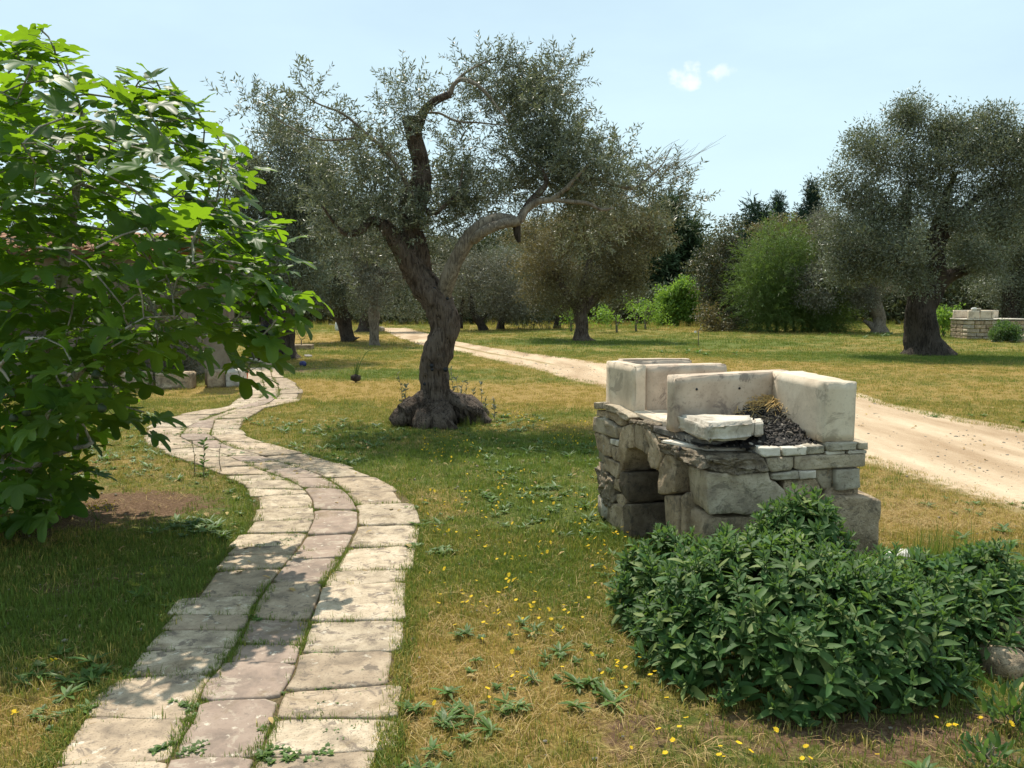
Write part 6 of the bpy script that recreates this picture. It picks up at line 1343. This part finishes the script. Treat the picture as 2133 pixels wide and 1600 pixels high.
# low stone plinth with two bent wires
g_ = G(628, 727); X = empty('stone_plinth', tuple(g_), 'low square stone plinth with a forked dry twig rising from it', 'plinth')
plan_block('base', [(g_[0] - .32, g_[1] - .2), (g_[0] + .32, g_[1] - .2), (g_[0] + .32, g_[1] + .3), (g_[0] - .32, g_[1] + .3)], -.02, .13, M['rubble'], X, .012, .01, 4)
mb = Mb(); q = g_ + [0, 0, .12]
for sgn, e in ((-1, (-.25, 0, .75)), (1, (.20, 0, .42))): mb.tube(smooth_path([q, q + [0, 0, .14], q + np.array([e[0] * .5, 0, e[2] * .5]), q + np.array(e)], 4), np.linspace(.014, .006, 13), 5)
child('twig', mb.mesh('twig'), M['twig'], X)
g_ = G(1454, 722); X = empty('garden_stake', tuple(g_), 'thin stake with a small white tag standing in the right lawn', 'stake'); mb = Mb(); mb.tube([g_ + [0, 0, -.02], g_ + [.01, 0, .52]], [.014, .012], 6); mb.tube([g_ + [.0, 0, .48], g_ + [-.09, 0, .50]], [.010, .012], 6)
child('pole', mb.mesh('pole'), M['twig'], X); V, F = box_vf(g_ + np.array([-.10, -.02, .47]), (.07, .02, .06)); child('tag', mesh_np('tag', V, F, None, False), M['white'], X)
# second barbecue in the distance
g0, g1_ = G(2014, 707), G(2134, 707); Yb = g0[1]; X = empty('stone_barbecue', (g0[0] + 1, Yb + .6, 0), 'distant smaller-looking stone barbecue of the same kind under the evergreen', 'barbecue'); kx = 1 / FPX * Yb
zz = lambda py: Z(2060, py, Yb)[2]; xx_ = lambda px: Z(px, 690, Yb)[0]
z = .0; ztop = zz(667)
while z < ztop - .03:
    h = min(random.uniform(.10, .17), ztop - z); xc = xx_(2014)
    while xc < xx_(2146):
        w = random.uniform(.22, .55)
        q = [(xc + .008, Yb, z + .006), (xc + w - .008, Yb, z + .006), (xc + w - .008, Yb, z + h - .006), (xc + .008, Yb, z + h - .006)]
        rough_stone('stone', q, np.array([0, -1., 0]), .3, M[random.choice(['rubble', 'rubble', 'rubble_grey', 'rock'])], X, .02, .015, random.uniform(-.015, .02)); xc += w
    yc = Yb + .3
    while yc < Yb + 1.2:
        w = .45; q = [(xx_(2014), yc + w - .01, z + .006), (xx_(2014), yc, z + .006), (xx_(2014), yc, z + h - .006), (xx_(2014), yc + w - .01, z + h - .006)]; rough_stone('stone', q, np.array([-1., 0, 0]), .3, M['rubble'], X, .02, .015); yc += w
    z += h
plan_block('ledge_slab', [(xx_(2012), Yb - .05), (xx_(2148), Yb - .05), (xx_(2148), Yb + 1.2), (xx_(2012), Yb + 1.2)], ztop, ztop + .05, M['slab'], X, .01, .004)
for a_, b_, y0_, y1_ in ((2016, 2039, 0, .12), (2040.5, 2063, 0, .12), (2064, 2068, 0, 1.0), (2016, 2112, 1.05, 1.15)):
    plan_block('side_slab', [(xx_(a_), Yb + y0_), (xx_(b_), Yb + y0_), (xx_(b_), Yb + y1_), (xx_(a_), Yb + y1_)], ztop + .05, zz(647), M['cut'], X, .01, .004)
for px, s_, lb, mt in ((2028, .10, 'pale stone lying on top of the distant barbecue', 'white'), (2038, .085, 'darker round stone lying on top of the distant barbecue beside the pale one', 'rock')):
    boulder((xx_(px), Yb + .06, zz(647) + s_ * .5), (s_, s_ * .7, s_ * .6), lb, mt, int(px) % 5)
tree('sage_bush', 'small rounded sage bush in front of the distant barbecue', 'bush', (2092, 709), [(2090, 691, 24, 17, 1, -1.0)], M['sage'], TWB, [[(2092, 709, 6), (2092, 695, 3)]], M['twig'], 3.5, None, .2, dens=30, sc=(.35, .6), parts=('stem', 'foliage'))
